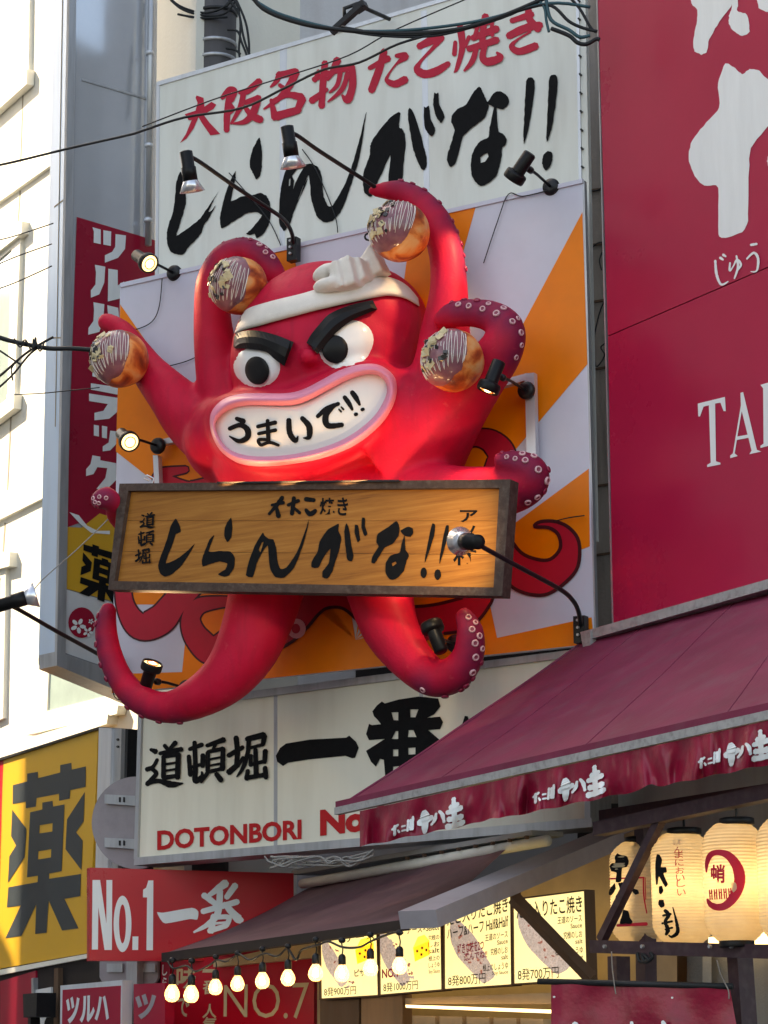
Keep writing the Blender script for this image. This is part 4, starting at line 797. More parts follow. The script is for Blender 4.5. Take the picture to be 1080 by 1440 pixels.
dg = bpy.context.evaluated_depsgraph_get(); dg.update(); mw = bpy.data.meshes.new_from_object(rawb.evaluated_get(dg)); bpy.data.objects.remove(rawb)
mw.polygons.foreach_set('use_smooth', [True]*len(mw.polygons)); bw = bpy.data.objects.new('bow', mw); COL.objects.link(bw); bw.parent = oc; bw.matrix_parent_inverse = Matrix.Translation(-oc.location)
# ------------------------------------------------------------------ takoyaki balls
def ball(px, py, rp, off, axis, label, seed, eyelet=None):
    rng = random.Random(seed); c = PM.at(px, py, off); r = rp*c.y/F
    t = thing('takoyaki_ball', label, 'takoyaki ball', c, 'takoyaki balls held by the tentacles')
    v = MB().ell((0, 0, 0), Vector((r, 0, 0)), Vector((0, 0, r)), Vector((0, r, 0)), 36, 24); v.v = [q*(1+.025*noise.noise(q*7+Vector((seed*3, 0, 0)))) for q in v.v]; v.out('batter', 'batter', t, True, True)
    ax = Vector(axis).normalized(); a = ax.orthogonal().normalized(); a = (Vector((0, 0, 1))-ax*ax.z).normalized(); b = ax.cross(a)
    def sp(th, ph, rr): return (ax*math.cos(th)+(a*math.cos(ph)+b*math.sin(ph))*math.sin(th))*rr
    V = []; Fc = []; N = 48; K_ = 12
    for i in range(K_+1):
        for k in range(N):
            ph = k*math.tau/N; lim = R(80)+.07*noise.noise(Vector((math.cos(ph)*2.2, math.sin(ph)*2.2, seed)))*2
            th = lim*i/K_; q_ = sp(th, ph, r); V.append(q_*((1.022 if i < K_-1 else (1.015 if i < K_ else .985))+.025*noise.noise(q_*7+Vector((seed*3, 0, 0)))))
    for i in range(K_):
        for k in range(N): Fc.append((i*N+k, i*N+(k+1) % N, (i+1)*N+(k+1) % N, (i+1)*N+k))
    link('sauce', V, Fc, 'saucem', t, True, True)
    rot = rng.uniform(-.3, .3)
    for q in range(4):
        pts = []; x0 = [-.75, -.35, .05, .42][q]
        for i in range(9):
            x = x0+i*.05; y = (.62-.1*rng.random())*(1 if i % 2 else -1)*(.9-.25*abs(x)); 
            x2 = x*math.cos(rot)-y*math.sin(rot); y2 = x*math.sin(rot)+y*math.cos(rot)
            th = min(math.hypot(x2, y2)*1.65, 1.32); ph = math.atan2(x2, y2); pts.append(tuple(sp(th, ph, 1)))
        P = [Vector(p).normalized()*r*1.04 for p in cat(pts, 6)]
        MB().tube(P, [r*.011*(1+.4*noise.noise(p*9)) for p in P], 6).out('mayo_line', 'mayo', t, True, True)
    for q in range(32):
        dk = q % 2; th = rng.random()**.7*.75; ph = rng.uniform(0, math.tau); cth = sp(th, ph, 1)
        if cth.dot(b) > .55: continue
        sz = r*(rng.uniform(.06, .15) if not dk else rng.uniform(.05, .09)); p = cth*r*1.05; nn = (cth+Vector((rng.uniform(-.5, .5), rng.uniform(-.5, .5), rng.uniform(-.5, .5)))).normalized(); e1 = nn.orthogonal().normalized(); e1 = Matrix.Rotation(rng.uniform(0, 3), 3, nn) @ e1; e2 = nn.cross(e1)
        V = [p+e1*sz*i*rng.uniform(.7, 1.1)+e2*sz*j*rng.uniform(.7, 1.1)+nn*h for h in (0, r*.03) for i, j in ((-1, -1), (1, -1), (1, 1), (-1, 1))]
        link('seaweed_bit' if dk else 'bonito_flake', V, [(0, 3, 2, 1), (4, 5, 6, 7), (0, 1, 5, 4), (1, 2, 6, 5), (2, 3, 7, 6), (3, 0, 4, 7)], 'seaweed' if dk else 'flake', t, False, True)
    if eyelet:
        e = PM.at(*eyelet)-c; MB().tube([e+(Vector((math.cos(k*math.tau/12), 0, math.sin(k*math.tau/12)))*.03) for k in range(12)], .009, 6, close=True).out('eyelet', 'blackm', t, True, True)
ball(169, 505, 42, .85, (-.8, -.6, .15), 'sauced takoyaki ball held by the far left tentacle beside the kana pillar', 1)
ball(336, 402, 43, .8, (-.82, -.6, .1), 'sauced takoyaki ball tucked beside the octopus head above its left eyebrow', 2, None)
ball(562, 326, 45, .8, (-.7, -.62, .35), 'topmost sauced takoyaki ball, under the tentacle curling over the headband bow', 3, (518, 333, .75))
ball(637, 507, 46, 1.0, (-.78, -.6, .2), 'sauced takoyaki ball right of the face with a black spotlight against it', 4)
# ------------------------------------------------------------------ wooden board held by the octopus
OW = 1.22
t = thing('wooden_shop_board', 'long varnished wooden board with black brush kana held by the octopus', 'sign', PM.at(430, 835, OW)); fW = lambda x, y, o=0: PM.at(x, y, OW+o)
TLc, TRc, BRc, BLc = (168, 680), (718, 674), (706, 838), (152, 829)
ti = [(180, 690), (702, 686), (694, 826), (161, 817)]
for a, b in ((0, .33), (.33, .67), (.67, 1)):
    L_ = lambda p, q, s: (p[0]*(1-s)+q[0]*s, p[1]*(1-s)+q[1]*s)
    prism('plank', PM, [L_(ti[0], ti[3], a+.004), L_(ti[1], ti[2], a+.004), L_(ti[1], ti[2], b), L_(ti[0], ti[3], b)], OW, .05, 'board', t)
for q in ([TLc, TRc, ti[1], ti[0]], [ti[3], ti[2], BRc, BLc], [TLc, ti[0], ti[3], BLc], [ti[1], TRc, BRc, ti[2]]): prism('frame_bar', PM, q, OW+.05, .14, 'frame_wood', t)
w1 = ((150, 670), 3.6); w2 = ((430, 670), 3.6)
WB = [(w1, [(350, 212), (370, 250), (375, 280), (350, 292), (335, 340), (310, 400), (300, 440), (350, 420), (400, 385), (447, 340), (420, 390), (380, 450), (330, 495), (295, 508), (270, 490), (260, 450), (275, 400), (305, 320), (325, 250)], []),
 (w1, [(630, 210), (637, 260), (630, 310), (610, 332), (595, 300), (598, 260), (612, 230)], []),
 (w1, [(545, 297), (525, 350), (518, 380), (570, 378), (625, 380), (648, 410), (645, 460), (620, 500), (595, 508), (563, 495), (600, 470), (610, 440), (570, 430), (520, 445), (485, 455), (482, 420), (500, 370), (520, 320)], []),
 (w1, [(790, 285), (750, 350), (720, 430), (705, 500), (740, 508), (760, 440), (790, 380), (815, 350), (820, 400), (828, 470), (855, 510), (900, 512), (950, 460), (990, 360), (1015, 270), (1025, 215), (1000, 290), (960, 390), (910, 460), (880, 468), (865, 430), (860, 370), (845, 320), (820, 315), (800, 300)], [[(770, 370), (785, 335), (795, 330), (778, 385)]]),
 (w2, [(165, 240), (110, 270), (70, 330), (60, 380), (30, 430), (30, 460), (65, 460), (90, 410), (125, 365), (115, 440), (85, 480), (85, 510), (110, 517), (135, 480), (150, 430), (170, 370), (180, 310), (165, 275)], []),
 (w2, [(205, 235), (195, 280), (200, 350), (210, 420), (232, 430), (242, 400), (230, 340), (220, 270)], []), (w2, [(250, 245), (248, 290), (262, 333), (275, 320), (270, 280), (265, 248)], []), (w2, [(285, 210), (282, 260), (298, 300), (312, 290), (300, 250), (300, 212)], []),
 (w2, [(460, 225), (420, 255), (365, 290), (357, 330), (368, 355), (340, 400), (332, 435), (350, 438), (375, 400), (400, 360), (440, 340), (470, 300), (475, 260)], []), (w2, [(515, 255), (480, 275), (500, 300), (530, 305), (545, 285), (540, 262)], []),
 (w2, [(500, 298), (485, 340), (475, 385), (430, 400), (405, 440), (405, 490), (425, 520), (455, 520), (495, 480), (510, 430), (522, 400), (505, 370), (503, 330)], [[(435, 440), (455, 430), (460, 440), (440, 455)]]),
 (w2, [(640, 240), (655, 245), (650, 300), (607, 430), (603, 420), (625, 300)], []), (w2, [(710, 250), (725, 250), (720, 300), (680, 440), (677, 420), (695, 310)], []), (w2, ellipse(597, 487, 16, 27, 12), []), (w2, ellipse(668, 497, 17, 27, 12), [])]
for i, (c, pts, hs) in enumerate(WB): prism('brush_kana', PM, rough(X(*c, pts), .5), OW+.004+i*.0003, 0, 'ink', t, holes=[X(*c, h) for h in hs])
for c, sts in ((w1, [[(890, 105, 18), (865, 140, 18), (822, 190, 12)], [(835, 145, 12), (895, 132, 16)], [(858, 150, 12), (870, 202, 22)]]), (w1, [[(948, 108, 18), (938, 190, 18)], [(918, 145, 14), (972, 122, 16)], [(950, 160, 12), (978, 185, 14)]]), (w1, [[(1008, 115, 20), (1050, 120, 18)], [(1008, 168, 14), (1030, 190, 22), (1058, 172, 16)]])):
    strokes('small_character', fW, [X(*c, s) for s in sts], .005, 'ink', t, .15)
for ch, q in (('焼', (70, 108, 146, 194)), ('き', (160, 106, 214, 198)), ('ア', (780, 170, 870, 232)), ('メ', (785, 248, 865, 320)), ('村', (745, 352, 862, 450))): text('small_character', fW, ch, X(*w2, box_text(*q)), .005, 'ink', t, .022)
def fit(sts, b0, b1, sw=1.15):
    return [[(b1[0]+(x-b0[0])/(b0[2]-b0[0])*(b1[2]-b1[0]), b1[1]+(y-b0[1])/(b0[3]-b0[1])*(b1[3]-b1[1]), w*(b1[2]-b1[0])/(b0[2]-b0[0])*sw) for x, y, w in s] for s in sts]
for k, b0, b1 in (('michi', (80, 215, 350, 550), (168, 180, 246, 262)), ('ton', (380, 190, 645, 520), (158, 272, 238, 352)), ('hori', (665, 150, 960, 500), (143, 362, 222, 442))):
    strokes('small_character', fW, [X(*w1, s) for s in fit(K[k], b0, b1, .95)], .005, 'ink', t, .1)
t2 = thing('added_uplight', 'added slim dark strip light on the wooden board, put in for the mouth glow', 'lamp', PM.at(425, 677, 1.3))  # added lamp, invented to make the warm glow on lips and teeth
prism('housing', PM, [(305, 677.5), (560, 674.5), (560, 677), (305, 680)], 1.3, .025, 'blackm', t2)
for xq in (340, 425, 510):
    l = bpy.data.lights.new('added_strip_light', 'AREA'); l.shape = 'RECTANGLE'; l.size = .42; l.size_y = .03; l.energy = .8; l.color = (1, .6, .28)
    o = bpy.data.objects.new('added_strip_light', l); COL.objects.link(o); o.parent = t2; o.matrix_parent_inverse = Matrix.Translation(-t2.location)
    o.matrix_basis = Matrix.Translation(PM.at(xq, 675.5-(xq-425)*.01, 1.315)) @ Matrix((PM.u, (-n_*1+z*-.35).normalized().cross(PM.u)*0+(z*.0+(n_*.95+z*.3)).normalized(), PM.u.cross((n_*.95+z*.3).normalized()))).transposed().to_4x4()
hk = fW(213, 676, .02); MB().tube([hk+Vector((0, 0, -.05)), hk+Vector((.02, 0, .02)), hk+Vector((-.04, 0, .05)), hk+Vector((-.07, 0, .02)), hk+Vector((-.02, 0, .0))], .008, 6).out('hook', 'alu_lt', t, True)
# ------------------------------------------------------------------ spotlights
def spotlight(label, plate, head, aim, lit, en=0, size=70, sc_=1.0, tgt=None):
    pp = PM.at(*plate); hh = PM.at(*head); aim = Vector(aim).normalized() if not tgt else (PM.at(*tgt)-hh).normalized()
    t = thing('spotlight', label, 'spotlight', pp, 'black spotlights around the octopus')
    MB().lathe([(.075, 0), (.078, .02), (.07, .045), (.03, .05)], pp-n_*.02, n_, 22).out('wall_plate', 'blackm', t, True)
    q = hh-aim*.05
    MB().tube([pp+n_*.02, pp+(q-pp)*.5+Vector((0, 0, .01)), q], .013, 8).out('arm', 'blackm', t, True)
    MB().lathe([(.022, -.03), (.03, -.02), (.03, .02), (.022, .03)], q*.75+pp*.25, (q-pp), 10).out('swivel', 'blackm', t, True)
    MB().lathe([(.045, -.16), (.056, -.15), (.058, .02), (.062, .03)], hh, aim, 22).out('housing', 'black', t, True)
    MB().lathe([(.058, .025), (.088, .035), (.094, .05), (.094, .1), (.088, .112), (.084, .11), (.08, .085)], hh, aim, 26).out('bell', 'black', t, True)
    MB().tube([hh+aim*.04+(aim.orthogonal().normalized()*.0+z*.06)+aim*k*.02 for k in range(-1, 2)], .006, 6).out('knob', 'blackm', t, True)
    MB().lathe([(.078, .095), (.05, .1), (.0, .102)], hh, aim, 22).out('lens', 'lens' if lit else 'glassd', t, True)
    if lit:
        MB().tube([hh+aim*.105+(aim.orthogonal().normalized()*math.cos(k*math.tau/16)+aim.cross(aim.orthogonal().normalized())*math.sin(k*math.tau/16))*.05 for k in range(16)], .005, 5, close=True).out('lens_ring', 'batter', t)
        MB().lathe([(.03, .1), (.02, .112), (.001, .115)], hh, aim, 14).out('lens_core', 'lenscore', t, True)
    if en:
        l = bpy.data.lights.new('lamp_light', 'SPOT'); l.energy = en; l.spot_size = R(size); l.spot_blend = .8; l.shadow_soft_size = .07; l.color = (1, .78, .5)
        o = bpy.data.objects.new('lamp_light', l); COL.objects.link(o); o.parent = t; o.matrix_parent_inverse = Matrix.Translation(-pp)
        o.location = hh+aim*.13; o.rotation_euler = (-aim).to_track_quat('Z', 'Y').to_euler()
spotlight('lit black spotlight at the upper left corner above the far left takoyaki ball', (245, 384, .05), (203, 366, .55), (.55, -.62, -.55), True, 12)
spotlight('lit black spotlight at the left edge of the board above the wooden sign', (222, 627, .2), (178, 617, .7), (.4, -.75, -.52), True, 8)
spotlight('lit black spotlight pointing up inside the curl of the lower left tentacle', (262, 968, .3), (210, 948, .75), (.3, -.42, .85), True, 30)
spotlight('black spotlight aimed up at the board underside near the lower right tentacle', (640, 905, .3), (612, 893, .95), (-.3, .25, .9), True, 32, 80)
spotlight('black spotlight at the top right corner below the exclamation marks', (775, 263, .05), (731, 238, .65), (-.42, .35, -.75), True, 28, 50, tgt=(628, 395, .5))
spotlight('black spotlight against the takoyaki ball right of the face', (740, 549, .2), (692, 533, 1.05), (-.35, .1, -.85), True, 25)
def gooseneck(label, P, aim, pts, en=0, base=None, big=1.0, knobend=False):
    pp = P(*pts[-1]); t = thing('arm_lamp', label, 'lamp', pp, 'long-armed sign lamps')
    MB().tube([P(*p) for p in cat(pts, 6)], .019*big, 10).out('arm', 'blackm', t, True)
    hd = P(*pts[0]); aim = Vector(aim).normalized()
    MB().lathe([(.03, -.07), (.056, -.06), (.056, .07), (.064, .075), (.064, .19)], hd, aim, 20).out('housing', 'black', t, True)
    MB().lathe([(.06, .19), (.064, .195), (.11, .285), (.106, .285), (.058, .2)], hd, aim, 24).out('reflector', 'silver', t, True)
    MB().lathe([(.02, .2), (.045, .23), (.05, .26), (.03, .285), (.001, .29)], hd, aim, 16).out('lamp_bulb', 'white', t, True)
    b_ = P(*pts[-1]); MB().beam(b_+Vector((0, 0, .1)), b_-Vector((0, 0, .12)), .1, .08, PM.u).out('bracket', 'blackm', t)
    for k in (-.06, 0, .06): MB().lathe([(.012, 0), (.012, .02)], b_+n_*.05+Vector((0, 0, k)), n_, 8).out('bolt', 'alu', t)
    if en:
        l = bpy.data.lights.new('lamp_light', 'SPOT'); l.energy = en; l.spot_size = R(110); l.spot_blend = .8; l.shadow_soft_size = .06; l.color = (1, .8, .55)
        o = bpy.data.objects.new('lamp_light', l); COL.objects.link(o); o.parent = t; o.matrix_parent_inverse = Matrix.Translation(-pp); o.location = hd+aim*.31; o.rotation_euler = (-aim).to_track_quat('Z', 'Y').to_euler()
gooseneck('long-armed lamp with silver reflector over the first brush kana at left', PM.at, (.14, .25, -.9), [(263, 223, 1.7), (275, 224, 1.6), (330, 262, 1.2), (385, 298, .7), (402, 312, .45), (411, 330, .25), (413, 350, .15)])
gooseneck('long-armed lamp with silver reflector over the middle brush kana, tentacle below its arm', PM.at, (.14, .25, -.9), [(405, 188, 1.7), (417, 190, 1.6), (450, 213, 1.3), (520, 258, .7), (545, 276, .4), (555, 290, .2), (557, 300, .12)])
gooseneck('long-armed lamp with pale reflector in front of the right end of the wooden board', PM.at, (-.35, .9, .22), [(668, 762, 2.2), (680, 770, 2.0), (735, 800, 1.5), (788, 829, .8), (806, 845, .5), (814, 862, .3), (817, 884, .12)], 14)
gooseneck('long-armed lamp with silver reflector sticking out left over the cream building', PM.at, (.92, .1, .3), [(5, 850, 1.9), (22, 855, 1.8), (80, 888, 1.2), (140, 921, .5), (160, 935, .2)])
t = thing('sign_bracket_lamp', 'black folded bracket lamp on the top edge of the white sign', 'lamp')
Pq = PT.at
MB().beam(Pq(466, 46, .5), Pq(508, 8, .5), .06, .05).out('lamp_bar', 'blackm', t)
MB().tube([Pq(485, 25, .5), Pq(484, 12, .5), Pq(503, 5, .45), Pq(510, 10, .4), Pq(548, 27, .05)], .02, 8).out('arm', 'blackm', t, True)
MB().beam(Pq(500, 14, .46), Pq(514, 5, .46), .09, .06).out('clamp', 'blackm', t)
# ------------------------------------------------------------------ big awning
AW = 2.45
PA = PR
t = thing('large_awning', 'large faded maroon awning with white brush lettering on its valance', 'awning', PR.at(860, 900))
def awn_front(px, py): return PA.at(px, py, AW)
FL = (478, 1135); FRt = (1300, 952)
top_l = PR.at(832, 895, .3); top_r = PR.at(1300, 768, .3)
NA, NB = 60, 14; v = []; f = []
for i in range(NA+1):
    a = i/NA; px = FL[0]+(FRt[0]-FL[0])*a
    pf = awn_front(px, FL[1]+(FRt[1]-FL[1])*a)
    # matching point on wall side, same distance along the facade
    s = (pf-awn_front(*FL)).dot(PR.u); pt = top_l+PR.u*s*((top_r-top_l).dot(PR.u)/(awn_front(*FRt)-awn_front(*FL)).dot(PR.u)); pt.z = top_l.z+(top_r.z-top_l.z)*a*0
    for j in range(NB+1):
        b = j/NB; p = pt*(1-b)+pf*b; p.z -= .035*math.sin(math.pi*b)*(.6+.4*math.sin(a*9)); p.z += .012*noise.noise(Vector((a*14, b*3, 0))); v.append(p)
for i in range(NA):
    for j in range(NB): f.append((i*(NB+1)+j, i*(NB+1)+j+1, (i+1)*(NB+1)+j+1, (i+1)*(NB+1)+j))
link('canopy', v, f, 'awn', t, True)
for a_ in range(9, NA, 15): MB().tube([v[a_*(NB+1)+j]+Vector((0, 0, .002)) for j in range(NB+1)], .004, 5).out('seam', 'awn', t, True)
MB().tube([v[j]+Vector((0, 0, .004)) for j in range(NB+1)], .012, 6).out('edge_piping', 'awn', t, True)
MB().beam(awn_front(474, 1141), awn_front(1300, 957.5), .05, .055).out('front_rail', 'rail', t)
MB().beam(awn_front(474, 1136.5)+Vector((0, 0, .025)), awn_front(1300, 950)+Vector((0, 0, .02)), .03, .05).out('hem', 'awn', t)
NV = 420; v = []; f = []; NW = 8
def val_pt(px, q, o=0):
    """point on the hanging valance at image column px, q 0 top to 1 bottom"""
    y0 = 1147.5-(px-475)*.2222; h = 50+(px-505)*.021
    wob = 3.2*math.sin(px*.02)*0
    edge = 4*math.exp(-((px-690)/9)**2)+5*math.exp(-((px-915)/10)**2)
    y = y0+q*(h-edge+1.2*math.sin(px*.13))
    fold = (.016*math.sin(px*.21+1.3*math.sin(px*.05))+.03*noise.noise(Vector((px*.06, q*1.1, 2)))*2+.02*math.sin(px*.09+q*1.5))*(.25+q)
    return PA.at(px, y, AW+.01+fold+o)
for i in range(NV+1):
    px = 506+(1300-506)*i/NV
    for j in range(NW+1): v.append(val_pt(px, j/NW))
for i in range(NV):
    for j in range(NW): f.append((i*(NW+1)+j, i*(NW+1)+j+1, (i+1)*(NW+1)+j+1, (i+1)*(NW+1)+j))
link('valance', v, f, 'val', t, True)
def vfn(base): 
    def g(x, y, o=0):
        px = base[0]+x; y0 = 1147.5-(px-475)*.2222; h = 50+(px-505)*.021
        return val_pt(px, ((base[1]+y-.2222*x)-y0)/h, o)
    return g
logo = [[[(0, 6, 3), (0, 16, 3)], [(-3, 9, 2.5), (4, 6, 2.5)], [(4, 12, 2), (6, 15, 2)], [(9, 9, 2), (13, 9, 2)], [(9, 14, 2), (14, 14, 2)], [(17, 3, 2.5), (16, 15, 2.5)], [(20, 3, 2), (20, 14, 3)], [(23, 0, 2.5), (22, 14, 3)]],
        [[(37, -2, 7), (38, 5, 9), (38, 20, 5)], [(31, 8, 7), (40, 7, 8), (46, 6, 5)]], [[(52, 3, 3), (50, 10, 4), (46, 14, 3)], [(56, 1, 3), (60, 6, 4), (62, 14, 3)]],
        [[(74, -10, 4), (75, 10, 5), (76, 20, 5)], [(66, 4, 5), (83, 2, 6)], [(68, 12, 6), (84, 12, 6)], [(66, 20, 6), (86, 19, 6)], [(70, -1, 5), (79, -3, 5)]]]
logo = [[[(x*1.12, (y-8)*1.25+8, w*1.15) for x, y, w in st] for st in ch] for ch in logo]
for bx, by in ((555, 1156), (753, 1111), (986, 1061), (1160, 1024)):
    for ch in logo: strokes('valance_character', vfn((bx, by)), [[(x, y, w) for x, y, w in s] for s in ch], .012, 'whitevin', t, .4, 1.2)
t2 = thing('awning_frame', 'dark maroon steel frame beneath the large awning holding the lanterns', 'frame')
FM = 2.15
for a, b, w, h in (((842, 1166, FM), (1300, 1068, FM), .1, .09), ((930, 1150, FM), (846, 1322, FM-.05), .055, .06), ((834, 1331, FM-.05), (1300, 1345, FM-.05), .06, .085), ((906, 1150, 1.8), (910, 1450, 1.8), .1, .1), ((1040, 1340, FM-.3), (1048, 1460, FM-.3), .13, .1), ((870, 1345, 1.6), (872, 1450, 1.6), .12, .1), ((850, 1150, 1.5), (1300, 1080, 1.5), .1, .1), ((905, 1152, FM), (990, 1138, 1.0), .06, .06)):
    MB().beam(PR.at(*a), PR.at(*b), w, h).out('steel_bar', 'steel', t2)
for x in (852, 905, 1000, 1030): 
    p = PR.at(x, 1331, FM); MB().lathe([(.012, 0), (.012, .02)], p, PR.n, 8).out('bolt', 'alu', t2)
# ------------------------------------------------------------------ lanterns
def lantern(px, y0, y1, wpx, off, label, deco, wcol='paper', en=1.1):
    a = PR.at(px, y0, off); b = PR.at(px, y1, off); c = (a+b)/2; H = (a-b).length; r = wpx/2*c.y/F
    t = thing('paper_lantern', label, 'lantern', b, 'paper lanterns under the awning')
    N = 56; NR = 34; v = []; f = []
    def prof(q):
        e = min(q, 1-q)*2; return r*(1-(1-min(1, e*2.6))**2.2*.45) if e*2.6 < 1 else r
    M_r = NR*4
    for i in range(M_r+1):
        q = i/M_r; rr = prof(q)*(1+.03*(abs(math.sin(q*NR*math.pi)))-.015)
        for k in range(N): an = k*math.tau/N; v.append(Vector((b.x+rr*math.cos(an), b.y+rr*math.sin(an), b.z+H*q)))
    for i in range(M_r):
        for k in range(N): f.append((i*N+k, i*N+(k+1) % N, (i+1)*N+(k+1) % N, (i+1)*N+k))
    link('paper_shade', v, f, wcol, t, True)
    MB().lathe([(prof(0)*1.02, -.035), (prof(0)*1.04, -.03), (prof(0)*1.04, .006), (prof(0)*.98, .01)], b, (0, 0, 1), 32).out('bottom_ring', 'black', t, True)
    MB().lathe([(prof(1)*.98, -.01), (prof(1)*1.04, -.006), (prof(1)*1.04, .03), (prof(1)*.9, .035)], a, (0, 0, 1), 32).out('top_ring', 'black', t, True)
    MB().tube([a+Vector((0, 0, .03)), a+Vector((0, 0, .2))], .008, 6).out('hanging_wire', 'blackm', t)
    l = bpy.data.lights.new('lantern_light', 'POINT'); l.energy = en; l.color = (1, .83, .6); l.shadow_soft_size = .05
    o = bpy.data.objects.new('lantern_light', l); COL.objects.link(o); o.parent = t; o.location = (0, 0, H*.5)
    def fn(x, y, of=0):
        d = ray(x, y); cc = Vector((b.x-CAM.x, b.y-CAM.y, 0)); z_ = (CAM+d*(b.y/d.y)).z; q = max(0, min(1, (z_-b.z)/H)); rr = prof(q)*1.012+of
        dx, dy = d.x, d.y; A = dx*dx+dy*dy; B = dx*cc.x+dy*cc.y; Cc = cc.x**2+cc.y**2-rr*rr; D = B*B-A*Cc
        if D < 0:
            tt = B/A; p = CAM+d*tt; v2 = Vector((p.x-b.x, p.y-b.y, 0)).normalized()*rr; return Vector((b.x+v2.x, b.y+v2.y, p.z))
        return CAM+d*((B-math.sqrt(D))/A)
    deco(t, fn)
    return t
cQ = ((820, 1130), 4.154)
def deco1(t, fn):
    for pts in ([(200, 290), (215, 300), (255, 308), (267, 340), (255, 370), (228, 378), (222, 455), (190, 458), (195, 405), (165, 395), (155, 370), (165, 350), (188, 345), (185, 310)], [(185, 465), (190, 500), (165, 538), (148, 528), (155, 500), (170, 480)], [(205, 465), (240, 460), (248, 490), (225, 510), (235, 530), (200, 575), (188, 545), (215, 505)],
                [(290, 495), (320, 505), (326, 525), (305, 532), (288, 515)], [(235, 620), (265, 630), (275, 670), (290, 690), (280, 702), (215, 702), (225, 660)]): poly_on('brush_mark', fn, X(*cQ, pts), .008, 'ink', t)
    strokes('red_line', fn, [X(*cQ, s) for s in ([(200, 712, 14), (370, 703, 18)], [(140, 440, 8), (355, 432, 8)], [(352, 432, 7), (355, 540, 7), (372, 640, 6)], [(362, 432, 4), (366, 560, 4)])], .004, 'redink', t, .1)
def deco2(t, fn):
    for pts in ([(432, 297), (448, 300), (462, 330), (455, 370), (485, 372), (488, 400), (470, 410), (495, 470), (480, 488), (458, 450), (442, 425), (435, 470), (425, 470), (420, 380), (425, 320)], [(443, 485), (462, 483), (468, 510), (455, 530), (443, 520)], [(443, 563), (470, 563), (476, 600), (455, 608), (440, 590)]): poly_on('brush_mark', fn, X(*cQ, pts), .008, 'ink', t)
    for s in ([(478, 625, 22), (500, 650, 24), (480, 690, 20), (495, 735, 26), (485, 765, 18)], [(465, 655, 12), (512, 645, 16)], [(462, 700, 12), (520, 688, 14)], [(524, 606, 6), (545, 690, 16), (552, 750, 24), (520, 778, 18), (500, 770, 8)], [(480, 735, 10), (522, 725, 14)]): strokes('brush_mark', fn, [X(*cQ, s)], .006, 'ink', t, .3, 1.0)
    for i, (ch, y) in enumerate((('ほ', 208), ('ん', 250), ('ま', 280), ('に', 325), ('お', 372), ('い', 415), ('し', 450), ('い', 500))): text('kana', fn, ch, X(*cQ, box_text(528+i*3, y, 578+i*3, y+38)), .004, 'redink', t, .0)
def deco3(t, fn):
    strokes('red_ring', fn, [X(*cQ, [(720, 400, 8), (724, 345, 22), (745, 300, 28), (790, 285, 28), (850, 305, 40), (900, 370, 52), (915, 450, 56), (890, 530, 50), (840, 590, 40), (790, 606, 34), (748, 592, 28), (726, 560, 12)])], .004, 'redink', t, .05)
    text('kanji', fn, '蛸', X(*cQ, box_text(742, 355, 830, 465)), .005, 'redink', t, .03)
    for i in range(5): mbx = [(738+i*27, 530-i*5), (752+i*27, 500-i*4), (756+i*27, 560-i*4)]; strokes('ring_detail', fn, [X(*cQ, [(738+i*28, 505-i*2, 6), (742+i*28, 560-i*2, 6)]), X(*cQ, [(750+i*28, 503-i*2, 6), (754+i*28, 560-i*2, 6)]), X(*cQ, [(740+i*28, 525-i*2, 5), (752+i*28, 523-i*2, 5)])], .006, 'redink', t, .0)
    strokes('ring_gourd', fn, [X(*cQ, [(880, 470, 24), (882, 495, 26), (878, 515, 8)])], .0065, 'paper', t, 0)
lantern(903, 1184, 1328, 84, 1.75, 'paper lantern furthest left, behind the slanting steel strut', deco1)
lantern(962, 1172, 1328, 85, 1.95, 'middle paper lantern with black brush marks and a red kana column', deco2)
lantern(1036, 1158, 1324, 86, 2.1, 'paper lantern with a thick red ring and kanji at lower right', deco3)
lantern(1112, 1150, 1324, 84, 2.1, 'paper lantern cut off by the right edge of the view', lambda t, fn: None)
# wall and fittings behind the lanterns
t = thing('stall_back_wall', 'brown timber back wall and posts behind the lanterns', 'wall')
PBW = Plane(950, 18.4, 50, 1300)
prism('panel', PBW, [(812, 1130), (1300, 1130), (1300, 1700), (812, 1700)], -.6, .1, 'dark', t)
prism('timber_panel', PBW, [(822, 1180), (862, 1175), (862, 1700), (822, 1700)], 0, .1, 'wood', t)
prism('timber_panel', PBW, [(895, 1340), (966, 1345), (966, 1700), (895, 1700)], -.2, .1, 'interior', t)
prism('post', PBW, [(966, 1340), (988, 1340), (988, 1700), (966, 1700)], -.1, .1, 'wallg', t)
prism('white_panel', PBW, [(996, 1318), (1080, 1310), (1300, 1300), (1300, 1326), (996, 1328)], -.15, .05, 'lens' if 0 else 'tube', t)
t = thing('red_cloth_banner', 'dark red cloth banner hung on a pole at the bottom right', 'banner')
v = []; f = []; PBN = Plane(900, 15.2, 30, 1400)
for i in range(41):
    for j in range(9):
        a = i/40; b = j/8; x = 775+(1026-775)*a+18*a*b*1.2; y = 1380+8*a+b*120; v.append(PBN.at(x, y, .02*math.sin(a*19+b*2)*b+.03*noise.noise(Vector((a*4, b*2, 0)))))
for i in range(40):
    for j in range(8): f.append((i*9+j, i*9+j+1, (i+1)*9+j+1, (i+1)*9+j))
link('cloth', v, f, 'val', t, True)
MB().tube([PBN.at(757, 1380, .0), PBN.at(1030, 1387, .0)], .02, 10).out('pole', 'cable', t, True)
for x, y in ((779, 1402), (945, 1403)): prism('eyelet', PBN, ellipse(x, y, 1.5, 1.5, 8), .06, .01, 'alu_lt', t)
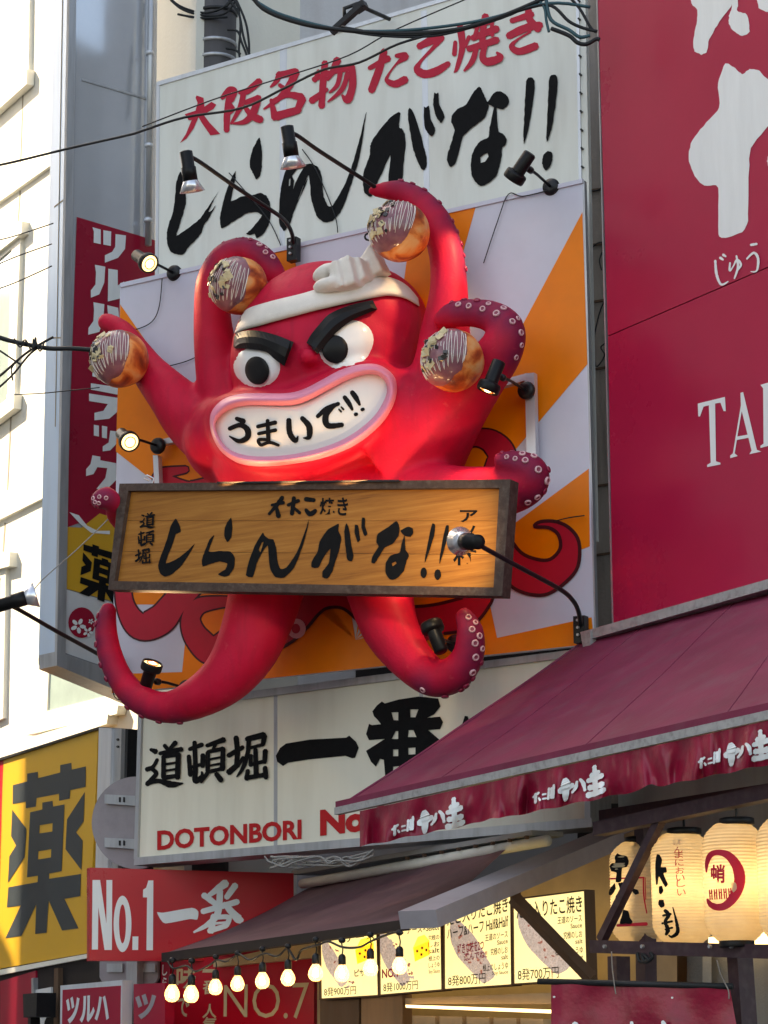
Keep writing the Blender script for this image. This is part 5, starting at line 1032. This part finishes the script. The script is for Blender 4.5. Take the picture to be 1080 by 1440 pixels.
strokes('cloth_character', PBN.at, [[(808, 1440, 7), (815, 1450, 7)], [(888, 1438, 4), (892, 1450, 4)], [(932, 1437, 5), (938, 1450, 5)]], .05, 'whitevin', t)
for i, ch in enumerate(([(860, 1338), (861, 1360), (864, 1385), (866, 1398)], [(1008, 1350), (1014, 1372), (1024, 1392), (1025, 1405)])):
    cable('hanging_chain', lambda x, y: PBN.at(x, y, .03), ch, .004, 'concrete', ['thin chain holding the left end of the red cloth banner', 'thin chain holding the right end of the red cloth banner'][i], 'chain')
cable('coiled_rope', lambda x, y: PR.at(x, y, FM), [(896, 1340), (900, 1352), (912, 1350), (903, 1342), (908, 1353), (918, 1346), (914, 1340)], .012, 'cable', 'small coil of black rope under the lantern frame', 'rope')
# ------------------------------------------------------------------ takoyaki stall
t = thing('stall_awning', 'low dusty brown-mauve awning of the stall above the string of bulbs', 'awning', PSA.at(557, 1300))
PSB = Plane(700, 19.4, 60, 1230)
NA, NB = 40, 10; v = []; f = []
for i in range(NA+1):
    a = i/NA; pf = PSA.at(231+(575-231)*a, 1341-(575-231)*a*.136, 0); pt = PSB.at(436+(720-436)*a, 1247-a*60, 0)
    for j in range(NB+1): b = j/NB; p = pt*(1-b)+pf*b; p.z -= .05*math.sin(math.pi*b); p.z += .015*noise.noise(Vector((a*10, b*3, 5))); v.append(p)
for i in range(NA):
    for j in range(NB): f.append((i*(NB+1)+j, i*(NB+1)+j+1, (i+1)*(NB+1)+j+1, (i+1)*(NB+1)+j))
link('canopy', v, f, 'awn2', t, True)
prism('fascia', PSA, [(227, 1340), (562, 1294), (562, 1308), (227, 1353)], .03, .08, 'dark', t)
MB().tube([PSB.at(425, 1243, .1), PSB.at(770, 1182, .1)], .045, 12).out('roller', 'trim', t, True)
MB().beam(PSB.at(430, 1228, .0), PSB.at(770, 1172, .0), .3, .04).out('roller_hood', 'cablew', t)
for k in range(8):
    x = 575+k*24; MB().lathe([(.015, 0), (.015, .03)], PSB.at(x, 1207-k*4.2, .15), PSB.n, 8).out('hood_bolt', 'woodd', t)
t = thing('grey_box_beam', 'grey metal box beam sloping up from the stall awning corner', 'beam')
PBm = Plane(588, 16.6, 35, 1293)
PBm = Plane(588, 15.9, 35, 1293); A0 = PBm.at(588, 1293); B0 = Plane(866, 18.2, 35, 1178).at(868, 1176)
MB().beam(A0, B0, .3, .12).out('beam', 'beam', t)
t = thing('timber_brace', 'brown timber brace slanting across the right menu board', 'brace'); MB().beam(PME.at(722, 1262, .5), PME.at(832, 1376, .15), .07, .08, PME.u).out('brace', 'woodd', t)
# menus
pk = thing('menu_lightboxes', None, None) if 0 else None
MB0 = [((450, 1318), (529, 1307), (531, 1399), (451, 1404), '8発900万円', 'backlit yellow menu panel furthest left, priced 900'),
       ((533, 1306), (619, 1294), (620.5, 1391), (534, 1398.5), '8発1000万円', 'backlit yellow menu panel with cheese, priced 1000'),
       ((624, 1288), (717, 1262), (718.5, 1384), (624.5, 1390.5), '8発800万円', 'backlit yellow menu panel with half and half lettering, priced 800'),
       ((721, 1266), (821, 1253), (825, 1376), (722, 1383), '8発700万円', 'backlit yellow menu panel behind the timber brace, priced 700')]
fm = PME.at
for i, (a, b, c, d, price, lab) in enumerate(MB0):
    t = thing('menu_lightbox', lab, 'menu board', fm(*d), 'backlit menu panels of the stall')
    a2, b2 = (a[0], a[1]-[0, 6, 10, 0][i]), (b[0], b[1]-[0, 6, 14, 0][i])
    prism('panel', PME, [a2, b2, c, d], 0, .08, 'menu', t)
    e = 2.2; prism('frame', PME, [(a2[0]-e, a2[1]-e), (b2[0]+e*.8, b2[1]-e), (c[0]+e*.8, c[1]+e), (d[0]-e, d[1]+e)], .012, .1, 'woodd', t, holes=[[a2, b2, c, d]])
    T_ = lambda u_, v_: ((a[0]*(1-u_)+b[0]*u_)*(1-v_)+(d[0]*(1-u_)+c[0]*u_)*v_, (a[1]*(1-u_)+b[1]*u_)*(1-v_)+(d[1]*(1-u_)+c[1]*u_)*v_)
    q4 = lambda u0, v0, u1, v1: [T_(u0, v0), T_(u1, v0), T_(u1, v1), T_(u0, v1)]
    pq = lambda *p: [T_(*w) for w in p]
    prism('food_photo', PME, rough(pq(*[((x-.1)*[.62, .7, .95, 1][i]+[.05, .02, .12, .1][i], (y-.1)*[.9, .95, 1, .98][i]+[.06, .08, .1, .08][i]) for x, y in ((.08, .1), (.22, .12), (.45, .35), (.62, .6), (.78, .88), (.6, .97), (.45, .85), (.2, .6), (.08, .35))]), .8), .003, 0, 'foil', t)
    for k in range(26):
        uu = .16+.4*(k/26)+random.uniform(-.04, .08); vv = .25+.6*(k/26)+random.uniform(-.1, .08); p_ = T_(uu, vv); prism('photo_flake', PME, rough(ellipse(p_[0], p_[1], random.uniform(1.5, 3.6), random.uniform(1, 2), 6, random.uniform(0, 180)), 1), .007+k*.0003, 0, ['foil', 'sauce_ph', 'foil'][k % 3], t)
    text('price', fm, price, q4(.06, .83, .62, .97), .014, 'menuink', t, .006)
    if i in (2, 3):
        text('menu_line', fm, 'たこ入りたこ焼き', q4(.05, .04, .97, .24) if i == 3 else q4(.05, -.02, .97, .16), .013, 'menuink', t, .015)
        if i == 2: text('menu_line', fm, 'ハーフ&ハーフ Half&Half', q4(.05, .2, .97, .33), .013, 'menuink', t, .015)
        y = .26 if i == 3 else .37
        for s_, x0 in (('王道のソース', .62), ('Sauce', .8), ('究極のしお', .7), ('salt', .86), ('極上のしょうゆ', .58), ('Soy Sauce', .72)):
            hh_ = .085 if s_[0] > 'z' else .055
            text('menu_line', fm, s_, q4(x0, y, .96, y+hh_), .013, 'menuink', t, .012); y += hh_+.012 if s_[0] > 'z' else hh_+.03
        if i == 2: text('menu_note', fm, '好きな味を2つ', q4(.2, .42, .6, .56), .016, 'magenta', t, .02); text('menu_note', fm, '選んでね!!', q4(.3, .56, .65, .66), .016, 'magenta', t, .02)
    else:
        text('menu_line', fm, 'チーズ×Select' if i == 1 else 'チーズ', q4(.45, .02, .98, .14), .013, 'menuink', t, .012)
        cz = (.55, .18, .82, .56) if i == 1 else (.62, .1, .95, .5)
        x0, y0, x1, y1 = cz; w_, h_ = x1-x0, y1-y0
        prism('cheese_picture', PME, pq((x0, y0+h_*.45), (x1, y0+h_*.25), (x1, y0+h_*.8), (x0+w_*.1, y1)), .012, 0, 'cheese', t)
        prism('cheese_picture', PME, pq((x0, y0+h_*.45), (x0+w_*.3, y0+.02), (x0+w_*.7, y0), (x1, y0+h_*.25)), .012, 0, 'cheesel', t)
        for cu, cv in ((.25, .6), (.55, .5), (.5, .75), (.8, .6)): p_ = T_(x0+w_*cu, y0+h_*cv); prism('cheese_hole', PME, ellipse(p_[0], p_[1], 1.6, 2, 8), .015, 0, 'woodd', t)
        if i == 1:
            for s_, yy in (('究極の', .2), ('しお', .3), ('salt', .39), ('極上の', .5), ('しょうゆ', .6), ('Soy Sauce', .7)): text('menu_line', fm, s_, q4(.8, yy, .98, yy+.075), .013, 'menuink', t, .012)
            text('menu_note', fm, 'NO.1', q4(.04, .62, .3, .76), .016, 'magenta', t, .03)
        else: text('menu_note', fm, 'ピザ1番', q4(.6, .58, .95, .7), .016, 'menuink', t, .02)
for s_, q in ():
    pass
t = thing('takoyaki_stall', 'warm-lit takoyaki stall interior under the menu boards', 'stall')
prism('wall', Plane(825, 18.3, 50, 1320), [(446, 1312), (620, 1262), (740, 1225), (830, 1190), (900, 1165), (900, 1720), (446, 1720)], 0, .4, 'interior', t)
PI = Plane(825, 17.6, 50, 1320)
prism('cabinet_panel', PI, [(450, 1405), (505, 1402), (503, 1700), (450, 1700)], 0, .1, 'woodd', t); prism('cabinet_panel', PI, [(508, 1402), (566, 1398), (566, 1700), (508, 1700)], .02, .1, 'wood', t)
prism('light_shelf', PI, [(570, 1404), (775, 1396), (775, 1412), (570, 1412)], .1, .2, 'interior', t)
prism('strip_lamp', PI, [(570, 1413), (776, 1420), (776, 1425), (571, 1417)], .16, .03, 'tube', t)
for k in range(5): prism('stacked_box', PI, [(580+k*38, 1428+k), (612+k*38, 1429+k), (612+k*38, 1600), (580+k*38, 1600)], .12, .2, 'interior', t)
# red board beneath the stall awning
PRB = Plane(330, 21.6, 40, 1400)
t = thing('red_slogan_board', 'dark red board with cream slogan lettering behind the hanging bulbs', 'sign')
prism('panel', PRB, [(240, 1344), (442, 1348), (440, 1700), (240, 1700)], 0, .1, 'redsign2', t)
prism('side_panel', PRB, [(226, 1352), (239, 1350), (239, 1700), (226, 1700)], .02, .12, 'pillred', t)
c9 = ((120, 1210), 3.2727)
text('slogan', PRB.at, 'NO.7', X(*c9, [(638, 572), (1030, 560), (1025, 730), (636, 720)]), .004, 'slogan', t, -.005)
text('slogan', PRB.at, '味', X(*c9, [(420, 490), (512, 490), (508, 590), (418, 592)]), .004, 'slogan', t, .02)
text('slogan', PRB.at, 'で', X(*c9, [(425, 630), (480, 630), (476, 720), (422, 720)]), .004, 'slogan', t, .02)
for ch, y in (('一', 500), ('番', 550), ('人', 660), ('気', 720)): text('slogan', PRB.at, ch, X(*c9, [(542, y), (605, y), (603, y+(16 if ch == '一' else 66)), (538, y+(16 if ch == '一' else 66))]), .004, 'slogan', t, .02)
for k, ch in enumerate('しらんがな'): text('side_kana', PRB.at, ch, X(*c9, [(355, 480+k*58), (378, 480+k*58), (376, 530+k*58), (353, 530+k*58)]), .024, 'whitevin', t, .02)
# beige valance strip behind bulbs
prism('beige_lintel', PRB, [(300, 1352), (446, 1320), (446, 1346), (300, 1360)], .1, .1, 'slogan', t)
# ------------------------------------------------------------------ string of bulbs
BX = [(242, 1398, 11), (269, 1399, 11), (303, 1389, 10), (334, 1384, 10), (369, 1380, 10.5), (405, 1376, 10.5), (444, 1369, 11), (481, 1370, 11), (521, 1362, 11), (562, 1359, 11)]
PBU = Plane(557, 16.95, 64, 1300); fb = lambda x, y: PBU.at(x, y, .08)
w0 = []
proto = None
for i, (x, y, r) in enumerate(BX):
    p = fb(x, y); rr = .052
    lab = ['bulb at the far left end of the string', 'second bulb from the left of the string', 'third bulb from the left, beside the small red column of kanji', 'bulb in front of the large cream N', 'bulb in front of the cream letter O', 'bulb above the cream full stop', 'bulb just left of the menu panels', 'left bulb in front of the 900 menu panel', 'bulb over the cheese picture of the 900 menu panel', 'bulb at the right end in front of the 1000 menu panel'][i]
    if proto is None:
        proto = thing('string_bulb', 'lit warm '+lab, 'light bulb', p, 'bulbs strung below the stall awning')
        MB().lathe([(.001, -.055), (.025, -.052), (.045, -.035), (.053, -.008), (.05, .018), (.036, .045), (.024, .062), (.022, .068)], (0, 0, 0), (0, 0, 1), 18).out('glass_globe', 'bulb', proto, True, True)
        MB().lathe([(.001, -.03), (.018, -.02), (.02, .0), (.01, .03), (.001, .04)], (0, -.04, 0), (0, 0, 1), 8).out('filament', 'filament', proto, True, True)
        MB().lathe([(.023, .064), (.028, .07), (.027, .12), (.018, .135), (.008, .14)], (0, 0, 0), (0, 0, 1), 14).out('socket', 'blackm', proto, True, True)
        MB().tube([(0, 0, .13), (.006, 0, .17), (-.004, 0, .22)], .005, 6).out('cord', 'cable', proto, True, True)
        MB().ell((0, 0, .235), Vector((.026, 0, 0)), Vector((0, 0, .022)), Vector((0, .02, 0)), 10, 8).out('clip', 'blackm', proto, True, True)
        o = proto
    else:
        o = proto.copy(); COL.objects.link(o); o.location = p; o['label'] = 'lit warm '+lab
        for ch in list(proto.children):
            c = ch.copy(); COL.objects.link(c); c.parent = o
    s_ = p.y*r/F/.056; o.scale = (s_,)*3
cable('bulb_wire', fb, [(236, 1352), (244, 1362), (262, 1358), (275, 1366), (295, 1357), (305, 1350), (320, 1352), (336, 1342), (352, 1350), (372, 1341), (390, 1345), (404, 1334), (416, 1350), (424, 1336), (444, 1330), (450, 1328), (462, 1324), (482, 1332), (505, 1332), (521, 1324), (540, 1316), (556, 1311), (566, 1312)], .009, 'cable', 'black drooping wire that carries the string of bulbs')
# ------------------------------------------------------------------ cables
fc = lambda d: (lambda x, y: Plane(500, d, 10, 50).at(x, y))
CB = [([(345, -20), (370, 12), (420, 32), (480, 42), (560, 47), (640, 42), (700, 25), (760, 0), (800, -20)], .02, 'cable', 'thick black cable sagging across the top of the white sign'),
      ([(330, -20), (365, 5), (400, 22), (470, 40), (530, 44), (600, 40), (680, 28), (770, 5), (830, 10)], .014, 'cableb', 'dark teal cable twisted along the black cable at the top'),
      ([(480, 38), (540, 48), (600, 48), (660, 38), (740, 12), (775, 8), (800, 30), (822, 40), (840, 44)], .014, 'cable', 'black cable running from the top bundle down to the right splice'),
      ([(480, 42), (530, 50), (590, 52), (640, 45), (720, 20), (770, -10)], .01, 'cable', 'thin lowest strand of the cable bundle above the red characters'),
      ([(752, -5), (765, 10), (768, 28), (772, 45)], .012, 'cableb', 'short blue cable end dangling over the last red character'),
      ([(768, 0), (775, 28), (800, 42), (815, 52), (830, 50)], .016, 'cableb', 'blue cable looping down to the splice at top right'),
      ([(795, -10), (815, 12), (830, 38), (838, 45)], .012, 'cable', 'black cable dropping in at the top right corner of the white sign'),
      ([(775, 40), (800, 50), (812, 60), (825, 62), (838, 55), (843, 56)], .018, 'cable', 'thick spliced cable meeting the edge of the big red sign'),
      ([(700, -20), (560, 40), (490, 78), (400, 108), (300, 140), (200, 178)], .006, 'cable', 'very thin upper wire slanting across the red characters'),
      ([(620, 45), (560, 62), (505, 88), (455, 98), (400, 124), (340, 152), (260, 165), (200, 184), (180, 190), (100, 208), (0, 232), (-40, 236)], .011, 'cable', 'thin black wire slanting over the first red characters to the left building'),
      ]
for pts, r, m_, lab in CB: cable('overhead_cable', fc(18.6), pts, r, m_, lab, 'cable', 'cables strung in front of the signs')
CL = [([(-20, 468), (10, 478), (40, 485), (70, 490), (100, 490), (130, 492), (160, 495)], .022, 'cable', 'thick black twisted cable entering from the left edge'),
      ([(-20, 545), (10, 520), (35, 498), (60, 482), (75, 474)], .012, 'cable', 'black cable rising from the left edge to the cable knot'),
      ([(-20, 560), (15, 530), (40, 500), (55, 488)], .01, 'cable', 'second slimmer cable rising to the cable knot at left'),
      ([(-20, 480), (10, 500), (28, 512)], .009, 'cable', 'short black cable crossing down at the far left edge'),
      ([(20, 512), (16, 520), (18, 535)], .008, 'cable', 'stub of black cable hanging at the far left edge'),
      ([(-20, 342), (20, 332), (75, 314)], .006, 'cable', 'uppermost of three thin wires over the left window'),
      ([(-20, 380), (20, 362), (73, 343)], .006, 'cable', 'middle of three thin wires over the left window'),
      ([(-20, 412), (20, 398), (73, 374)], .006, 'cable', 'lowest of three thin wires over the left window'),
      ([(20, 555), (60, 553), (100, 549), (140, 545)], .005, 'cable', 'hair-thin wire running behind the far left takoyaki ball'),
      ([(120, 708), (100, 740), (70, 775), (50, 820)][:0] or [(152, 730), (130, 752), (100, 780), (60, 815), (40, 840)], .005, 'cablew', 'thin pale guy wire from the left tentacle tip to the left building')]
for pts, r, m_, lab in CL: cable('overhead_cable', fc(20.6), pts, r, m_, lab, 'cable', 'cables strung in front of the signs')
# knot of ties on the left cable
t = thing('cable_knot', 'small tangled cable knot with wire ties in front of the pillar sign', 'cable'); g = fc(20.55)
for pts in ([(30, 484), (36, 478), (44, 492), (50, 480), (56, 494), (62, 482)], [(46, 492), (47, 476), (48, 490), (50, 474), (51, 488)], [(20, 476), (28, 488), (36, 480)]): MB().tube([g(*p) for p in cat(pts, 5)], .008, 6).out('wire_tie', 'cable', t, True)
# cables round the utility pole
for i, pts in enumerate(([(232, -10), (252, 8), (286, 18), (315, 10), (330, -10)], [(240, 0), (258, 14), (290, 22), (318, 18), (334, -5)], [(318, 10), (330, 0), (338, 30), (336, 70), (338, 85)], [(322, 0), (336, 20), (342, 50), (350, 75), (358, 82)], [(320, 42), (334, 44), (340, 60), (348, 80)], [(318, 68), (330, 70), (338, 76)], [(330, -5), (345, 30), (350, 60), (350, 82)], [(250, 20), (280, 25), (320, 24)])):
    cable('pole_cable', lambda x, y: Q.at(x, y, .24), pts, .013, 'cable', ['top black cable wrapped round the utility pole', 'second black cable loop round the utility pole', 'black cable dropping just right of the utility pole', 'outer black cable dropping right of the utility pole', 'curved black cable leaving the pole side halfway down', 'short straight black cable low on the utility pole side', 'slim black cable hanging furthest right of the pole', 'flat cable band across the utility pole front'][i], 'cable', 'cables on the utility pole')
# tangle under the lower sign
for i in range(7):
    rg = random.Random(i+3); pts = [(372+i*12, 1204)]+[(385+k*19+rg.uniform(-8, 8), 1212+rg.uniform(-9, 9)) for k in range(7)]+[(525, 1200+rg.uniform(-6, 6))]
    cable('tangled_cable', lambda x, y: PLW.at(x, y, .2+i*.02), pts, .008, 'cablew', ['uppermost', 'second', 'third', 'middle', 'fifth', 'sixth', 'lowest'][i]+' loose grey cable in the tangle under the cream lightbox sign', 'cable', 'tangled cables under the cream sign')
# thin spotlight leads on the board
for i, (fn_, pts) in enumerate(((lambda x, y: PM.at(x, y, .08), [(228, 392), (224, 430), (214, 452), (192, 463), (175, 462)]), (lambda x, y: PM.at(x, y, .08), [(232, 516), (262, 508), (290, 495)]), (lambda x, y: PM.at(x, y, .08), [(770, 268), (735, 276), (715, 273), (700, 310), (680, 370)]), (lambda x, y: PM.at(x, y, .08), [(250, 966), (230, 985), (170, 985), (158, 970), (155, 955)]), (lambda x, y: PT.at(x, y, .03), [(322, 243), (350, 275), (378, 310), (395, 345)]), (lambda x, y: PT.at(x, y, .03), [(425, 210), (445, 240), (470, 300), (475, 327)]), (lambda x, y: PM.at(x, y, .09), [(822, 725), (800, 728), (780, 733)]))):
    cable('lamp_lead', fn_, pts, .005, 'cable', ['thin lead curling from the upper left spotlight down the board', 'thin wire between left tentacles on the board', 'thin lead trailing from the top right spotlight', 'thin lead under the lower left tentacle', 'fine wire below the first long-armed lamp', 'fine wire below the second long-armed lamp', 'fine wire near the right edge of the board'][i], 'cable')
# ------------------------------------------------------------------ the street side opposite (outside the view, it shades the signs)
p_ = Vector((.436, .9, 0)); s_ = SUN_AZ
def opp(q0, q1, t0, t1, h):
    c = [s_*t0+p_*q0, s_*t0+p_*q1, s_*t1+p_*q1, s_*t1+p_*q0]; v = c+[p+Vector((0, 0, h)) for p in c]
    return v, [(0, 1, 2, 3), (7, 6, 5, 4), (0, 4, 5, 1), (1, 5, 6, 2), (2, 6, 7, 3), (3, 7, 4, 0)]
t = thing('opposite_building', 'tall pale building across the street, outside the left of the view', 'building')
v, f = opp(-8, 20.65, 24, 34, 36); link('wall', v, f, 'wall', t)
t = thing('low_opposite_building', 'lower pale building further along the opposite side, outside the view', 'building')
v, f = opp(20.7, 60, 28, 40, 15); link('wall', v, f, 'wall', t)
